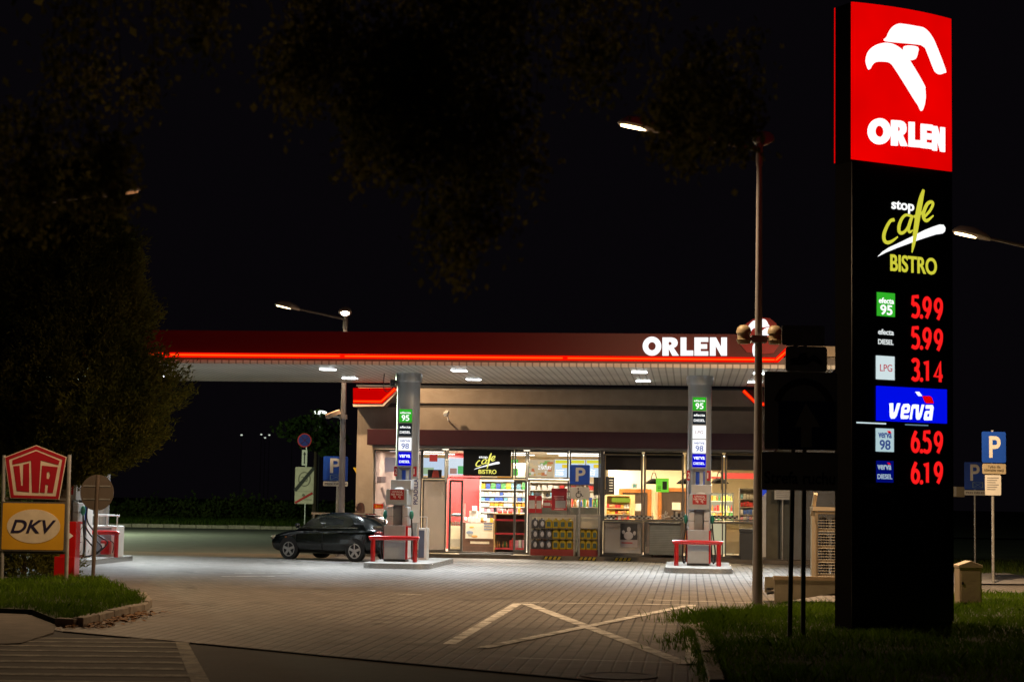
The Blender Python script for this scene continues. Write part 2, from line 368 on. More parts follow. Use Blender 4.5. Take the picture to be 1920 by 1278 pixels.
def inside(poly, n):
    P = np.array([(p[0], p[1]) for p in poly]); lo, hi = P.min(0), P.max(0); o = []
    while sum(map(len, o)) < n:
        q = rng.uniform(lo, hi, (n*2, 2)); c = np.zeros(len(q), bool); j = len(P) - 1
        for i in range(len(P)):
            k = ((P[i,1] > q[:,1]) != (P[j,1] > q[:,1])) & (q[:,0] < (P[j,0]-P[i,0])*(q[:,1]-P[i,1])/(P[j,1]-P[i,1]+1e-9)+P[i,0]); c ^= k; j = i
        o.append(q[c])
    return np.concatenate(o)[:n]
def foliage_mat(name, c1, c2, scale=.8, trans=.25):
    m = bpy.data.materials.new(name); m.use_nodes = True; n = m.node_tree; n.nodes.clear(); L = n.links.new
    o = n.nodes.new('ShaderNodeOutputMaterial'); d = n.nodes.new('ShaderNodeBsdfDiffuse'); t = n.nodes.new('ShaderNodeBsdfTranslucent'); mx = n.nodes.new('ShaderNodeMixShader')
    tc = n.nodes.new('ShaderNodeTexCoord'); no = n.nodes.new('ShaderNodeTexNoise'); no.inputs['Scale'].default_value = scale; no.inputs['Detail'].default_value = 4
    L(tc.outputs['Object'], no.inputs[0]); r = n.nodes.new('ShaderNodeValToRGB'); e = r.color_ramp.elements
    e[0].position = .35; e[0].color = (*c1, 1); e[1].position = .65; e[1].color = (*c2, 1); L(no.outputs[0], r.inputs[0])
    L(r.outputs[0], d.inputs[0]); L(r.outputs[0], t.inputs[0]); mx.inputs[0].default_value = trans; L(d.outputs[0], mx.inputs[1]); L(t.outputs[0], mx.inputs[2]); L(mx.outputs[0], o.inputs[0]); return m
M_GRASS = foliage_mat('grass_blades', (.075, .15, .012), (.15, .25, .02), .9)
M_GRASS2 = foliage_mat('lawn_blades', (.03, .06, .012), (.07, .10, .02), .5)
def grass(name, poly, n, h0, h1, w, z=.07, m=None):
    q = inside(poly, n); nz = np.sin(q[:,0]*2.1+1)*np.sin(q[:,1]*1.7)+np.sin(q[:,0]*5.3)*np.sin(q[:,1]*4.1+2)
    q = q[(nz > -1.3)]; nz = nz[nz > -1.3] if False else np.sin(q[:,0]*2.1+1)*np.sin(q[:,1]*1.7)
    me = blades(name, np.column_stack([q, np.full(len(q), z)]), h0, h1, w, 1.1, tall=1 + .45*nz)
    return tag(put(name, me, m or M_GRASS), None, None, None, 'stuff')
near_left = [p for p in LI if True]
grass('grass', LI, 18000, .04, .14, .014)
grass('grass', [(p.x, min(p.y, 42)) for p in RI], 60000, .04, .14, .014)
# taller seeding grass along the kerbs and the far edge of the verge
def along(pts, n, spread):
    P = np.array([(p[0], p[1]) for p in pts]); o = []
    for i in range(n):
        k = rng.integers(0, len(P)-1); t = rng.random(); o.append(P[k]*(1-t)+P[k+1]*t + rng.normal(0, spread, 2))
    return np.array(o)
q = along([G(1322, 1176), G(1345, 1168), G(1430, 1161), G(1560, 1149)], 4200, .3)
tag(put('tall_grass', blades('tall_grass', np.column_stack([q, np.full(len(q), .06)]), .08, .22, .013, 1.0), M_GRASS), None, None, None, 'stuff')
q = along([G(1306, 1188), G(1318, 1200), G(1332, 1240), G(1350, 1290)], 2600, .10)
tag(put('tall_grass', blades('tall_grass', np.column_stack([q, np.full(len(q), .03)]), .05, .13, .013, 1.0), M_GRASS), None, None, None, 'stuff')
q = np.concatenate([rng.normal(0, 1, (90, 2)) * (.16, .22) + tuple(G(x, y)[:2]) for x, y in ((1265, 1204), (1282, 1218), (1292, 1195))])
tag(put('weeds', blades('weeds', np.column_stack([q * 1.0, np.full(len(q), .0)]), .04, .13, .014, 1.2), M_GRASS), None, None, None, 'stuff')
q = np.column_stack([rng.uniform(-36, -5, 16000), rng.uniform(104.3, 125, 16000)])
tag(put('lawn_grass', blades('lawn_grass', np.column_stack([q, np.full(len(q), .12)]), .12, .34, .05), M_GRASS2), None, None, None, 'stuff')
q = np.column_stack([rng.uniform(12.5, 24, 14000), rng.uniform(42, 62, 14000)]); q = q[(q[:,1] > 51.5) | (q[:,1] < 45)]
tag(put('lawn_grass', blades('lawn_grass', np.column_stack([q, np.full(len(q), .03)]), .08, .2, .03), M_GRASS2), None, None, None, 'stuff')
# fallen leaves along the left kerb
q = along([G(150, 1178), G(215, 1164), G(278, 1148)], 420, .17); n = len(q); P = np.column_stack([q, rng.uniform(.006, .03, n)])
a = rng.uniform(0, 6.28, n); u = np.stack([np.cos(a), np.sin(a), rng.uniform(-.4, .4, n)], 1)*.045; v = np.stack([-np.sin(a), np.cos(a), rng.uniform(-.4, .4, n)], 1)*.03
tag(put('fallen_leaves', poly_mesh('fallen_leaves', np.stack([P-u, P-v, P+u, P+v], 1), np.arange(n*4).reshape(n, 4)), mat('dry_leaf', (.28, .13, .035), .8, 0, .5, 9)), None, None, None, 'stuff')
# ------------------------------------------------------------------ emblem and letters, drawn once as closed outlines
BIRD_WING = [(268,180),(272,160),(281,138),(294,120),(310,109),(330,107),(400,118),(424,123),(443,136),(460,155),(480,188),(530,300),(524,312),(510,319),(497,318),(485,311),(475,298),(440,217),(432,206),(420,199),(405,195)]
BIRD_BEAK = [(200,298),(193,280),(190,262),(192,242),(200,221),(215,204),(236,192),(266,187),(296,194),(326,213),(348,238),(425,362),(432,385),(434,420),(429,452),(417,478),(402,452),(380,420),(302,294),(290,278),(276,269),(240,266),(222,271),(211,283),(206,294)]
BIRD_EYE = [(343,202),(398,206),(398,235),(391,254),(380,261),(368,261),(354,251),(345,233)]
def fit(pts, src, dst):
    (a, b, c, d), (e, f, g, h) = src, dst
    return [(e + (x-a)/(c-a)*(g-e), f + (y-b)/(d-b)*(h-f)) for x, y in pts]
# wide heavy capitals in a unit box, y down: list of loops per letter (advance boxes are given when placed)
def letter(ch):
    if ch == 'O': return [ellipse(.5,.5,.5,.5,32), ellipse(.5,.5,.2,.22,24)]
    if ch == 'R': return [[(0,0),(.55,0),(.75,.04),(.88,.13),(.93,.28),(.9,.42),(.8,.52),(.68,.57),(1,1),(.6,1),(.38,.62),(.38,1),(0,1)], [(.38,.24),(.38,.42),(.48,.42),(.55,.38),(.56,.32),(.54,.27),(.48,.24)]]
    if ch == 'L': return [[(0,0),(.46,0),(.46,.72),(1,.72),(1,1),(0,1)]]
    if ch == 'E': return [[(0,0),(1,0),(1,.24),(.45,.24),(.45,.37),(.92,.37),(.92,.62),(.45,.62),(.45,.76),(1,.76),(1,1),(0,1)]]
    if ch == 'N': return [[(0,0),(.36,0),(.66,.52),(.66,0),(1,0),(1,1),(.66,1),(.34,.46),(.34,1),(0,1)]]
def brush(pts, w, k=6):
    """a brush stroke (x, y) with widths -> list of points and widths, smoothed"""
    P = smooth([(*p, ww) for p, ww in zip(pts, w)], k); return [p[:2] for p in P], [p[2]/2 for p in P]
def strokes(fr, y, items, tf, depth=.35, off=(0,0,0), n=8):
    """brush strokes given in drawing coordinates, laid on the plane y of a frame"""
    mb = MB()
    for pts, w in items:
        q = [fr.loc(*tf(p), y) for p in pts]; s = abs((Vector(fr.loc(*tf((pts[0][0]+10, pts[0][1])), y)) - Vector(fr.loc(*tf(pts[0]), y))).length) / 10
        mb.tube([(a, y, b) for a, b in q], [max(.0008, ww * s) for ww in w], n, flat=depth)
    return mb
CAFE = [brush([(312,940),(296,945),(280,970),(268,1003),(270,1028),(284,1038),(305,1030),(327,1013)], [12,11,12,14,14,12,9,5]),
        brush([(384,924),(362,920),(345,935),(333,965),(333,990),(345,997),(362,985),(378,955)], [9,9,11,13,13,11,9,7]),
        brush([(390,922),(380,950),(373,978),(378,992),(392,985)], [11,13,13,10,5]),
        brush([(438,812),(427,850),(416,905),(406,970),(397,1030),(388,1080)], [10,19,22,20,16,4]),
        brush([(396,928),(418,918),(441,903)], [9,11,6]), brush([(441,928),(466,900),(478,872),(468,864),(452,875),(438,908),(438,932),(452,944),(480,922)], [9,10,11,11,13,14,13,11,5])]
SWOOSH = [(240,1098),(262,1076),(290,1058),(340,1035),(385,1013),(440,985),(478,970),(505,961),(522,962),(530,975),(528,990),(518,999),(490,1003),(430,1022),(380,1040),(320,1062),(280,1078)]
LOGO_BOX = (240, 812, 530, 1170)
def cafe_logo(T, fr, y, px_box, m_white, m_yel, b):
    tf = lambda p: fit([p], LOGO_BOX, px_box)[0]
    T.part('logo_script', strokes(fr, y - .004, CAFE, tf, .3), m_yel)
    T.part('logo_swoosh', shape([[fr.loc(*tf(p), y) for p in SWOOSH]], y, .004, b), m_white)
    bx = lambda x0, y0, x1, y1: fr.rect(*tf((x0, y0)), *tf((x1, y1)), y)
    T.part('lettering', text('stop', bx(300, 862, 396, 912), y, .004, .03, 0, b), m_white)
    T.part('lettering', text('BISTRO', bx(295, 1096, 493, 1168), y, .004, .02, 0, b), m_yel)

# ------------------------------------------------------------------ shared materials
ALU = mat('brushed_metal', (.52, .53, .54), .38, .7, .12, 3); GREYP = mat('grey_paint', (.34, .36, .37), .45, .1, .08, 4); LIGHTG = mat('light_grey_panel', (.5, .52, .55), .4, .1, .06, 4)
DARKP = mat('dark_panel', (.035, .038, .042), .4); BLACKR = mat('black_rubber', (.015, .015, .016), .55); REDP = mat('red_paint', (.42, .006, .007), .28, 0, .1, 3, coat=.4)
WHITEP = mat('white_paint', (.78, .79, .78), .4, 0, .05, 4); BLUEP = mat('blue_stripe', (.02, .07, .45), .35, 0, .06); GREENR = mat('green_nozzle', (.01, .16, .10), .4); CONC = mat('island_concrete', (.32, .31, .29), .8, 0, .18, 3, .3)
STEEL = mat('galvanised_steel', (.42, .42, .40), .45, .6, .2, 5); STAIN = mat('stainless_edge', (.55, .55, .53), .25, .9, .12, 2); FRAME = mat('window_frame', (.16, .16, .155), .4, .5, .1)
E_WHITE = emis('lit_white', (1, 1, 1), 1.15); E_YEL = emis('lit_yellow', (.62, .60, .045), 1.0); E_RED = emis('lit_red', (.80, .0, .0), 1.0, True)
n = E_RED.node_tree; tc = n.nodes.new('ShaderNodeTexCoord'); no = n.nodes.new('ShaderNodeTexNoise'); no.inputs['Scale'].default_value = 1.1; mr = n.nodes.new('ShaderNodeMapRange'); mr.inputs[1].default_value = .3; mr.inputs[2].default_value = .7; mr.inputs[3].default_value = .86; mr.inputs[4].default_value = 1.06   # tubes behind the panel
n.links.new(tc.outputs['Object'], no.inputs[0]); n.links.new(no.outputs[0], mr.inputs[0]); n.links.new(mr.outputs[0], n.nodes['Emission'].inputs[1])
E_LED = emis('red_led', (1, .004, 0), 1.3, True); E_CORE = emis('red_led_core', (1, .08, .006), 1.5)
E_GREEN = emis('lit_green', (.03, .42, .02), 1.0); E_BLUE = emis('lit_blue', (.0, .0, .62), 1.1); E_BLACK = mat('sign_black', (.004, .004, .005), .35); E_PAPER = emis('lit_pale', (.62, .74, .76), 1.0); E_DIGIT = emis('red_digits', (1, .012, .012), 1.0); E_CANOPY = emis('canopy_lens', (.92, .97, 1), 22.0, True)
E_NAVY = emis('dim_blue', (.0, .003, .14), 1.0); I_NAVY = mat('navy_ink', (.01, .02, .16), .5); I_RED = mat('red_ink', (.45, .01, .02), .5); I_BLACK = mat('black_ink', (.012, .012, .012), .5)

# ------------------------------------------------------------------ canopy over the pumps
HS = 5.39                                                     # soffit height
v_f = STN.local(G(766, 684.5, HS)).y; v_b = STN.local(G(900, 719, HS)).y
uL, uR = -16.5, STN.loc(1566, 680, v_f)[0]
v_col = STN.local(G(766, 700, HS)).y
cols = [STN.loc(766, 760, v_col)[0], STN.loc(1312, 760, v_col)[0]]; cols.append(cols[0] - 9.0)
CAN = Thing('canopy', 'long flat petrol station canopy with dark red fascia and glowing red edge line', 'canopy', STN, (0, 0, 0))
m = bpy.data.materials.new('soffit_boards'); m.use_nodes = True; n = m.node_tree; p = n.nodes['Principled BSDF']
tc = n.nodes.new('ShaderNodeTexCoord'); wv = n.nodes.new('ShaderNodeTexWave'); wv.wave_type = 'BANDS'; wv.bands_direction = 'X'; wv.inputs['Scale'].default_value = 1.6; wv.inputs['Distortion'].default_value = .15
n.links.new(tc.outputs['Object'], wv.inputs[0]); r = n.nodes.new('ShaderNodeValToRGB'); r.color_ramp.elements[0].position = .02; r.color_ramp.elements[1].position = .16
r.color_ramp.elements[0].color = (.42, .42, .39, 1); r.color_ramp.elements[1].color = (.92, .92, .87, 1); n.links.new(wv.outputs[0], r.inputs[0])
no = n.nodes.new('ShaderNodeTexNoise'); no.inputs['Scale'].default_value = .5; n.links.new(tc.outputs['Object'], no.inputs[0]); mr = n.nodes.new('ShaderNodeMapRange'); mr.inputs[3].default_value = .6; mr.inputs[4].default_value = 1.15; n.links.new(no.outputs[0], mr.inputs[0])
mu = n.nodes.new('ShaderNodeMixRGB'); mu.blend_type = 'MULTIPLY'; mu.inputs[0].default_value = 1; n.links.new(r.outputs[0], mu.inputs[1]); n.links.new(mr.outputs[0], mu.inputs[2]); n.links.new(mu.outputs[0], p.inputs['Base Color']); p.inputs['Roughness'].default_value = .4
M_SOFF = m
CAN.part('soffit', MB().box(uL, uR, v_f + .02, v_b, HS, HS + .1), M_SOFF)
zt = STN.loc(766, 622, v_f)[1]; zl0, zl1 = STN.loc(766, 673, v_f)[1], STN.loc(766, 664.5, v_f)[1]
uE = STN.loc(1474, 650, v_f)[0]
m_fas = bpy.data.materials.new('dim_red_fascia'); m_fas.use_nodes = True; p = m_fas.node_tree.nodes['Principled BSDF']; p.inputs['Base Color'].default_value = (.11, .0015, .003, 1); p.inputs['Roughness'].default_value = .35
p.inputs['Emission Color'].default_value = (1, .0, .02, 1); p.inputs['Emission Strength'].default_value = .009; m_fas.cycles.emission_sampling = 'NONE'  # faint red glow added so the unlit fascia does not go black
mb = MB(); mb.prism([(uL, zl1 + .01), (uE - .25, zl1 + .01), (uE, zl1 + .22), (uE, zt), (uL, zt)], v_f, v_f + .12); CAN.part('fascia', mb, m_fas)
BEIGE = mat('beige_cladding', (.55, .45, .33), .6, 0, .1, 2)
CAN.part('end_fascia', MB().box(uE + .003, uR, v_f + .01, v_f + .13, HS + .33, zt - .3), BEIGE)
CAN.part('lower_edge', MB().box(uL, uR, v_f + .03, v_f + .15, HS + .1, zl1), mat('edge_trim', (.16, .14, .13), .5))
CAN.part('rear_fascia', MB().box(uL, uR, v_b, v_b + .1, HS, zt), DARKP); CAN.part('side_fascia', MB().box(uR - .1, uR, v_f + .14, v_b, HS + .1, zt - .3), BEIGE); CAN.part('deck', MB().box(uL, uR - .11, v_f + .15, v_b, HS + .25, HS + .3), DARKP)
zc, hh = (zl0 + zl1) / 2, (zl1 - zl0) / 2
led = MB(); led.box(uL, uE - .28, v_f - .05, v_f - .003, zl0, zl1); led.prism([(uE - .278, zl0), (uE - .2, zl0), (uE + .03, zl0 + .24), (uE + .03, zl0 + .42), (uE - .27, zl1)], v_f - .05, v_f - .003)
lo = CAN.part('led_strip', led, E_LED)
core = MB(); u = uL
while u < uE - .5:
    e = min(u + 5.9, uE - .3); core.box(u + .03, e, v_f - .056, v_f - .051, zc - .02, zc + .02); u += 6.0
core.prism([(uE - .28, zc - .02), (uE - .24, zc - .02), (uE - .0, zc + .2), (uE - .0, zc + .25), (uE - .27, zc + .02)], v_f - .056, v_f - .051)
CAN.part('led_tube', core, E_CORE, lo)
# lettering on the fascia
for ch, (x0, x1, y0, y1) in zip('ORLEN', ((1205, 1240, 631, 666.5), (1242, 1273, 632.5, 666.5), (1276, 1300, 632.5, 666.5), (1302, 1328, 632.5, 666.5), (1331, 1363, 632.5, 666.5))):
    loops = [[STN.loc(x0 + a * (x1 - x0), y0 + b * (y1 - y0), v_f - .03) for a, b in lp] for lp in letter(ch)]
    CAN.part('letter', shape(loops, v_f - .004, .03), E_WHITE)
bx = (1456, 598, 1393, 668); bsrc = (190, 107, 530, 478)
mb = MB(); mb.prism([STN.loc(*q, v_f) for q in ((1383, 640), (1388, 622), (1397, 608), (1412, 598), (1428, 595), (1444, 597), (1455, 606), (1460, 620), (1462, 645), (1450, 662), (1425, 664), (1400, 660))], v_f - .045, v_f - .002)
bd = CAN.part('emblem_panel', mb, mat('emblem_red', (.42, .008, .012), .4))
for lp in (BIRD_WING, BIRD_BEAK, BIRD_EYE):
    CAN.part('emblem', shape([[STN.loc(*q, v_f - .08) for q in fit(smooth(lp, 3, True), bsrc, bx)]], v_f - .046, .015), E_WHITE, bd)
mb = MB()
for i, u in enumerate(cols):
    c = MB().lathe([(.33, .1), (.33, HS - .26), (.332, HS - .25)], (u, v_col, 0), 40); co = CAN.part('column', c, mat('column_grey', (.62, .66, .70), .26, .55, .05, 2), smooth=True)
    CAN.part('collar', MB().lathe([(.37, HS - .26), (.385, HS - .24), (.385, HS - .001)], (u, v_col, 0), 40), mat('column_grey', (.62, .66, .70), .26, .55, .05, 2), co, smooth=True)
    for dx, w, mm in ((-.045, .105, BLUEP), (.13, .035, BLUEP)):                   # blue stripes, bent round the column
        q = MB(); 
        for k in range(6):
            a0, a1 = [-math.pi/2 + math.asin((dx + .0 - w/2 + w*t/6)/.33) for t in (k, k+1)]
            q.sheet([(u + .334*math.cos(a), v_col + .334*math.sin(a), z) for a, z in ((a0, 1.9), (a1, 1.9), (a1, 2.72), (a0, 2.72))])
        CAN.part('stripe', q, mm, co)
    for dx in (-.30, .26):
        a = -math.pi/2 + math.asin(dx/.36); cx, cy = u + .35*math.cos(a), v_col + .35*math.sin(a)
        pl = CAN.part('number_plate', MB().box(cx - .055, cx + .055, cy - .012, cy, 2.46, 2.74), I_RED, co)
        CAN.part('digit', text('2' if dx < 0 else '1', (cx - .03, cx + (.03 if dx < 0 else -.005), 2.52, 2.68), cy - .013, .002, .02), WHITEP, co)
# canopy lamps: two rows either side of each column
v1 = STN.local(G(615, 690, HS)).y; v2 = STN.local(G(888, 709, HS)).y
k = 0
NTH = ['far left end', 'left of the left column', 'right of the left column', 'left of the right column', 'right of the right column']
LAMPS = [(305, 706, 'R', 'beside the conifer'), (615, 690, 'F', 'front row left of the left column'), (656, 707, 'R', 'rear row left of the left column'), (861, 692, 'F', 'front row right of the left column'), (888, 709, 'R', 'rear row right of the left column'),
         (1199, 695, 'F', 'front row left of the right column'), (1206, 712, 'R', 'rear row left of the right column'), (1427, 697, 'F', 'front row right of the right column'), (1416, 713, 'R', 'rear row right of the right column')]
spots = [(STN.loc(px, py, v1 if row == 'F' else v2)[0], v1 if row == 'F' else v2, w) for px, py, row, w in LAMPS]
spots.append((STN.loc(285, 690, v1)[0], v1, 'front row behind the conifer')); spots.append((cols[2] - 1.8, v1, None)); spots.append((cols[2] - 1.8, v2, None))
for u, v, w in spots:
    t = Thing('canopy_lamp', f'flat white LED lamp in the canopy ceiling, {w or "left end behind the conifer"}', 'ceiling lamp', STN, (u, v, HS), 'lamps under the canopy')
    t.part('housing', MB().box(u - .23, u + .23, v - .23, v + .23, HS - .03, HS - .002), WHITEP, bevel=.02); t.part('lens', MB().box(u - .2, u + .2, v - .2, v + .2, HS - .042, HS - .031), E_CANOPY)
    t.light('AREA', (u, v, HS - .09), 175 if v == v1 else 115, (.86, .95, 1), .5, (0, -.5, -1), spread=86)

# ------------------------------------------------------------------ islands and dispensers
isl = STN.local(G(740, 1066)); isr = STN.local(G(1310, 1072)); isr.y = isl.y + .75; isr.x = STN.loc(1310, 1066, isr.y)[0]
def island(u, v, L, w, label):
    t = Thing('pump_island', label, 'pump island', STN, (u, v, 0), 'raised pump islands')
    def ring(w, e):
        o = []
        for cx, cy, a0 in ((w - .45, e + .45, -90), (w - .1, L - .1 - e, 0), (-w + .1, L - .1 - e, 90), (-w + .45, e + .45, 180)):
            r = .45 if cy < 1 else .1
            o += [(u + cx + r*math.cos(R(a0 + k*15)), v + cy + r*math.sin(R(a0 + k*15))) for k in range(7)]
        return o
    t.part('steel_edge', MB().slab(ring(w, 0), .0, .125), STAIN, smooth=True); t.part('top_slab', MB().slab(ring(w - .02, .02), .126, .14), CONC)
    return t
W_I = .9
island(isl.x, isl.y, 5.2, W_I, 'raised island with steel edge carrying the left of the two pumps facing us')
island(isr.x, isr.y, 5.2, W_I, 'raised island with steel edge carrying the pump nearest the dark lamp post')
il = STN.local(G(234, 1052)); il_u = il.x - .95
island(il_u, il.y - 4.2, 5.0, .95, 'concrete island at the far left, half hidden behind the card signs')
def dispenser(u, v, label):
    t = Thing('fuel_dispenser', label, 'fuel pump', STN, (u, v, .14), 'fuel dispensers'); z = .14
    t.part('plinth', MB().box(u - .3, u + .3, v + .03, v + .55, z, z + .06), DARKP)
    t.part('lower_cabinet', MB().box(u - .31, u + .34, v + .02, v + .75, z + .061, z + .95), REDP, bevel=.012)
    t.part('front_panel', MB().box(u - .29, u + .29, v - .02, v + .018, z + .063, z + .97), GREYP, bevel=.012)
    n = MB().box(u - .12, u + .14, v + .34, v + .8, z + .95, z + 1.52); t.part('neck', n, mat('neck_panel', (.3, .32, .35), .3, .5), bevel=.02)
    q = MB()
    for s in (-1, 1):
        for z0, z1, k in ((z + .951, z + 1.2, .1), (z + 1.205, z + 1.46, .1)): q.box(u + .02 + min(s*.13, s*.29), u + .02 + max(s*.13, s*.29), v + .24, v + .78, z0, z1)
    t.part('side_cheeks', q, LIGHTG, bevel=.02)
    h = t.part('display_head', MB().box(u - .27, u + .3, v + .05, v + .9, z + 1.52, z + 1.94), GREYP, bevel=.015)
    lb = t.part('warning_label', MB().box(u - .16, u + .22, v + .042, v + .0485, z + 1.66, z + 1.93), mat('label_red', (.36, .012, .012), .45), h)
    t.part('lettering', text('UWAGA\nNIE PALIĆ\n98   95', (u - .13, u + .19, z + 1.70, z + 1.905), v + .042, .001, .01, 0, t.b), WHITEP, h)
    t.part('top_box', MB().box(u - .2, u + .36, v + .35, v + .95, z + 1.941, z + 2.2), LIGHTG, bevel=.015)
    t.part('paper_towels', MB().ball((u + .06, v + .2, z + 1.955), (.13, .08, .035), 10, 6), WHITEP)
    for s in (-1, 1):
        c = u + .02 + s*.36; q = MB(); q.ball((c, v + .42, z + 1.25), (.06, .1, .13), 12, 8); t.part('nozzle', q, GREENR, smooth=True)
        p = MB().tube(smooth([(c, v + .42, z + 1.16), (c + s*.03, v + .4, z + .8), (c + s*.09, v + .36, z + .35), (c + s*.05, v + .4, z + .06), (c, v + .6, z + .25), (c - s*.03, v + .66, z + 1.0)], 5), .022, 8); t.part('hose', p, BLACKR, smooth=True)
    pl = MB().box(u + .335, u + .35, v + .1, v + .72, z + .1, z + .9)
    t.part('side_panel', pl, WHITEP); return t
pl = STN.local(G(740, 1052, .14)); pr = STN.local(G(1303.5, 1057, .14)); pr.y = min(pr.y, 1.6)
dispenser(STN.loc(740, 1020, pl.y)[0], pl.y, 'grey and red fuel pump in front of the left canopy column')
dispenser(STN.loc(1309, 1020, pr.y)[0], pr.y, 'grey and red fuel pump in front of the right canopy column')
def bumper(u, v, label, hw=.67):
    t = Thing('guard_rail', label, 'guard rail', STN, (u, v, .14), 'red guard rails'); z = .14
    t.part('rail', MB().tube([(u - hw, v, z + .62), (u - hw + .04, v, z + .635), (u + hw - .04, v, z + .635), (u + hw, v, z + .62)], .06, 14), REDP, smooth=True)
    for s in (-1, 1): t.part('leg', MB().lathe([(.062, 0), (.062, .6)], (u + s*(hw - .1), v, z), 16), REDP, smooth=True)
bumper(STN.loc(739, 1010, pl.y - .3)[0], pl.y - .3, 'red tubular guard rail in front of the left fuel pump'); bumper(STN.loc(1308, 1014, pr.y - .3)[0], pr.y - .3, 'red tubular guard rail in front of the right fuel pump')
# illuminated fuel names on the columns
TILE = {'g': (E_GREEN, [('efecta', .66, .16, .08, .92), ('95', .1, .46, .2, .8)], E_WHITE), 'k': (emis('tile_black', (.012, .016, .02), 1), [('efecta', .62, .2, .08, .92), ('DIESEL', .2, .2, .08, .92)], E_WHITE),
        'l': (E_WHITE, [('LPG', .36, .26, .2, .8)], emis('grey_print', (.55, .45, .45), 1)), 'w': (E_WHITE, [('verva', .66, .16, .1, .9), ('98', .12, .44, .22, .82)], emis('blue_print', (.2, .25, .5), 1)), 'b': (E_BLUE, [('verva', .58, .24, .08, .92), ('DIESEL', .18, .2, .08, .92)], E_WHITE)}
def column_sign(col, xs, ys, kinds, label):
    vt = v_col - .40; u0, u1, _, _ = STN.rect(xs[0], ys[0][0], xs[1], ys[0][1], vt); c = (u0 + u1) / 2
    zb = STN.loc(xs[0], ys[-1][1], vt)[1]; ztop = STN.loc(xs[0], ys[0][0], vt)[1]
    t = Thing('fuel_name_sign', label, 'fuel sign', STN, (c, vt, zb), 'lit fuel signs on the columns')
    t.part('back_box', MB().box(u0 - .025, u1 + .025, vt + .004, vt + .12, zb - .05, ztop + .03), GREYP, bevel=.01)
    t.part('lower_lip', MB().prism([(u0, zb - .052), (u1, zb - .052), (u1 - .06, zb - .13), (u0 + .06, zb - .13)], vt + .01, vt + .1), mat('lip', (.10, .10, .11), .5))
    for (y0, y1), k in zip(ys, kinds):
        _, _, z0, z1 = STN.rect(xs[0], y0, xs[1], y1, vt); m, words, ink = TILE[k]; q = t.part('tile', MB().box(u0, u1, vt - .02, vt + .002, z0, z1), m)
        for s, yy, h, a, b in words: t.part('lettering', text(s, (u0 + a*(u1-u0), u0 + b*(u1-u0), z0 + yy*(z1-z0), z0 + (yy+h)*(z1-z0)), vt - .02, .002, .03, 0, t.b), ink, q)
column_sign(0, (748.5, 772.5), ((767, 791), (793.5, 817), (820, 844), (847, 872)), 'gkwb', 'stack of four lit fuel tiles on the left column, green on top')
column_sign(1, (1299, 1324), ((744.5, 769), (771, 795), (797.5, 822), (824, 849), (851, 875)), 'gklwb', 'stack of five lit fuel tiles on the right column, green on top')
# column camera and cable, windscreen station, card beside the left column
t = Thing('security_camera', 'small dark camera with hooked cable beside the left column top', 'security camera', STN, (cols[0] - .5, v_col, HS - .5), 'security cameras')
u = cols[0]; t.part('body', MB().box(u - .5, u - .36, v_col - .3, v_col, HS - .38, HS - .2), DARKP, bevel=.02); t.part('cable', MB().tube(smooth([(u - .72, v_col, HS - .01), (u - .73, v_col, HS - .4), (u - .62, v_col, HS - .52), (u - .48, v_col, HS - .42), (u - .45, v_col, HS - .25)], 5), .014, 6), DARKP)
u0, u1, z0, z1 = STN.rect(784, 990, 800, 1050, pl.y + 1.6); v = pl.y + 1.6
t = Thing('windscreen_station', 'narrow white and blue service post with rail beside the left column', 'service post', STN, ((u0+u1)/2, v, .14))
t.part('cabinet', MB().box(u0, u1, v, v + .5, .14, z1), WHITEP, bevel=.01); t.part('door', MB().box(u0 + .01, u1 - .07, v - .012, v - .001, .2, z1 - .05), mat('blue_grey', (.10, .13, .2), .4)); t.part('handle_rail', MB().tube([(u0, v + .1, z1), (u0, v + .1, z1 + .32), (u1 - .02, v + .1, z1 + .32), (u1 - .02, v + .1, z1)], .02, 8), WHITEP)
u0, u1, z0, z1 = STN.rect(775.5, 897, 783.5, 945, pl.y + .95); v = pl.y + .95
t = Thing('price_card', 'tall white card with dark upright lettering beside the left column', 'card', STN, ((u0+u1)/2, v, z0)); t.part('card', MB().box(u0 - .04, u1 + .06, v, v + .02, z0 - .5, z1), WHITEP)
me = text('PICADILLA', (z0, z1, -u1 + .0, -u0), v, .002, .02); a = np.empty(len(me.vertices)*3, np.float32); me.vertices.foreach_get('co', a); a = a.reshape(-1, 3); b = np.stack([-a[:,2], a[:,1], a[:,0]], 1) - np.array(t.b, np.float32); me.vertices.foreach_set('co', b.astype(np.float32).ravel()); t.part('lettering', me, I_NAVY)

# far left island: dispenser seen from its side, service cabinet, railing, guard, extinguisher
c = STN.local(G(150, 1050, .14)); ul = STN.loc(132, 1000, il.y - 2.6)[0]
t = dispenser(ul - .1, il.y - 2.9, 'white sided fuel pump at the far left behind the red cabinet')
v = il.y - 1.6; u0, u1, z0, z1 = STN.rect(137, 900, 163, 1046, v)
t = Thing('pump_tower', 'tall white pump tower with blue stripe and black hoses at the far left', 'fuel pump', STN, ((u0+u1)/2, v, .14))
t.part('tower', MB().box(u0 - .5, u1, v, v + .5, .14, 2.55), WHITEP, bevel=.02); t.part('stripe', MB().box(u1 - .13, u1 - .02, v - .012, v - .001, .75, 2.0), BLUEP)
t.part('nozzle', MB().ball((u0 + .22, v - .05, 1.75), (.1, .1, .1), 10, 8), GREENR); t.part('holster', MB().box(u0 + .12, u0 + .4, v - .08, v - .001, 1.5, 1.66), BLACKR)
t.part('vents', MB().box(u0 + .12, u0 + .32, v - .015, v - .001, 2.02, 2.24), DARKP)
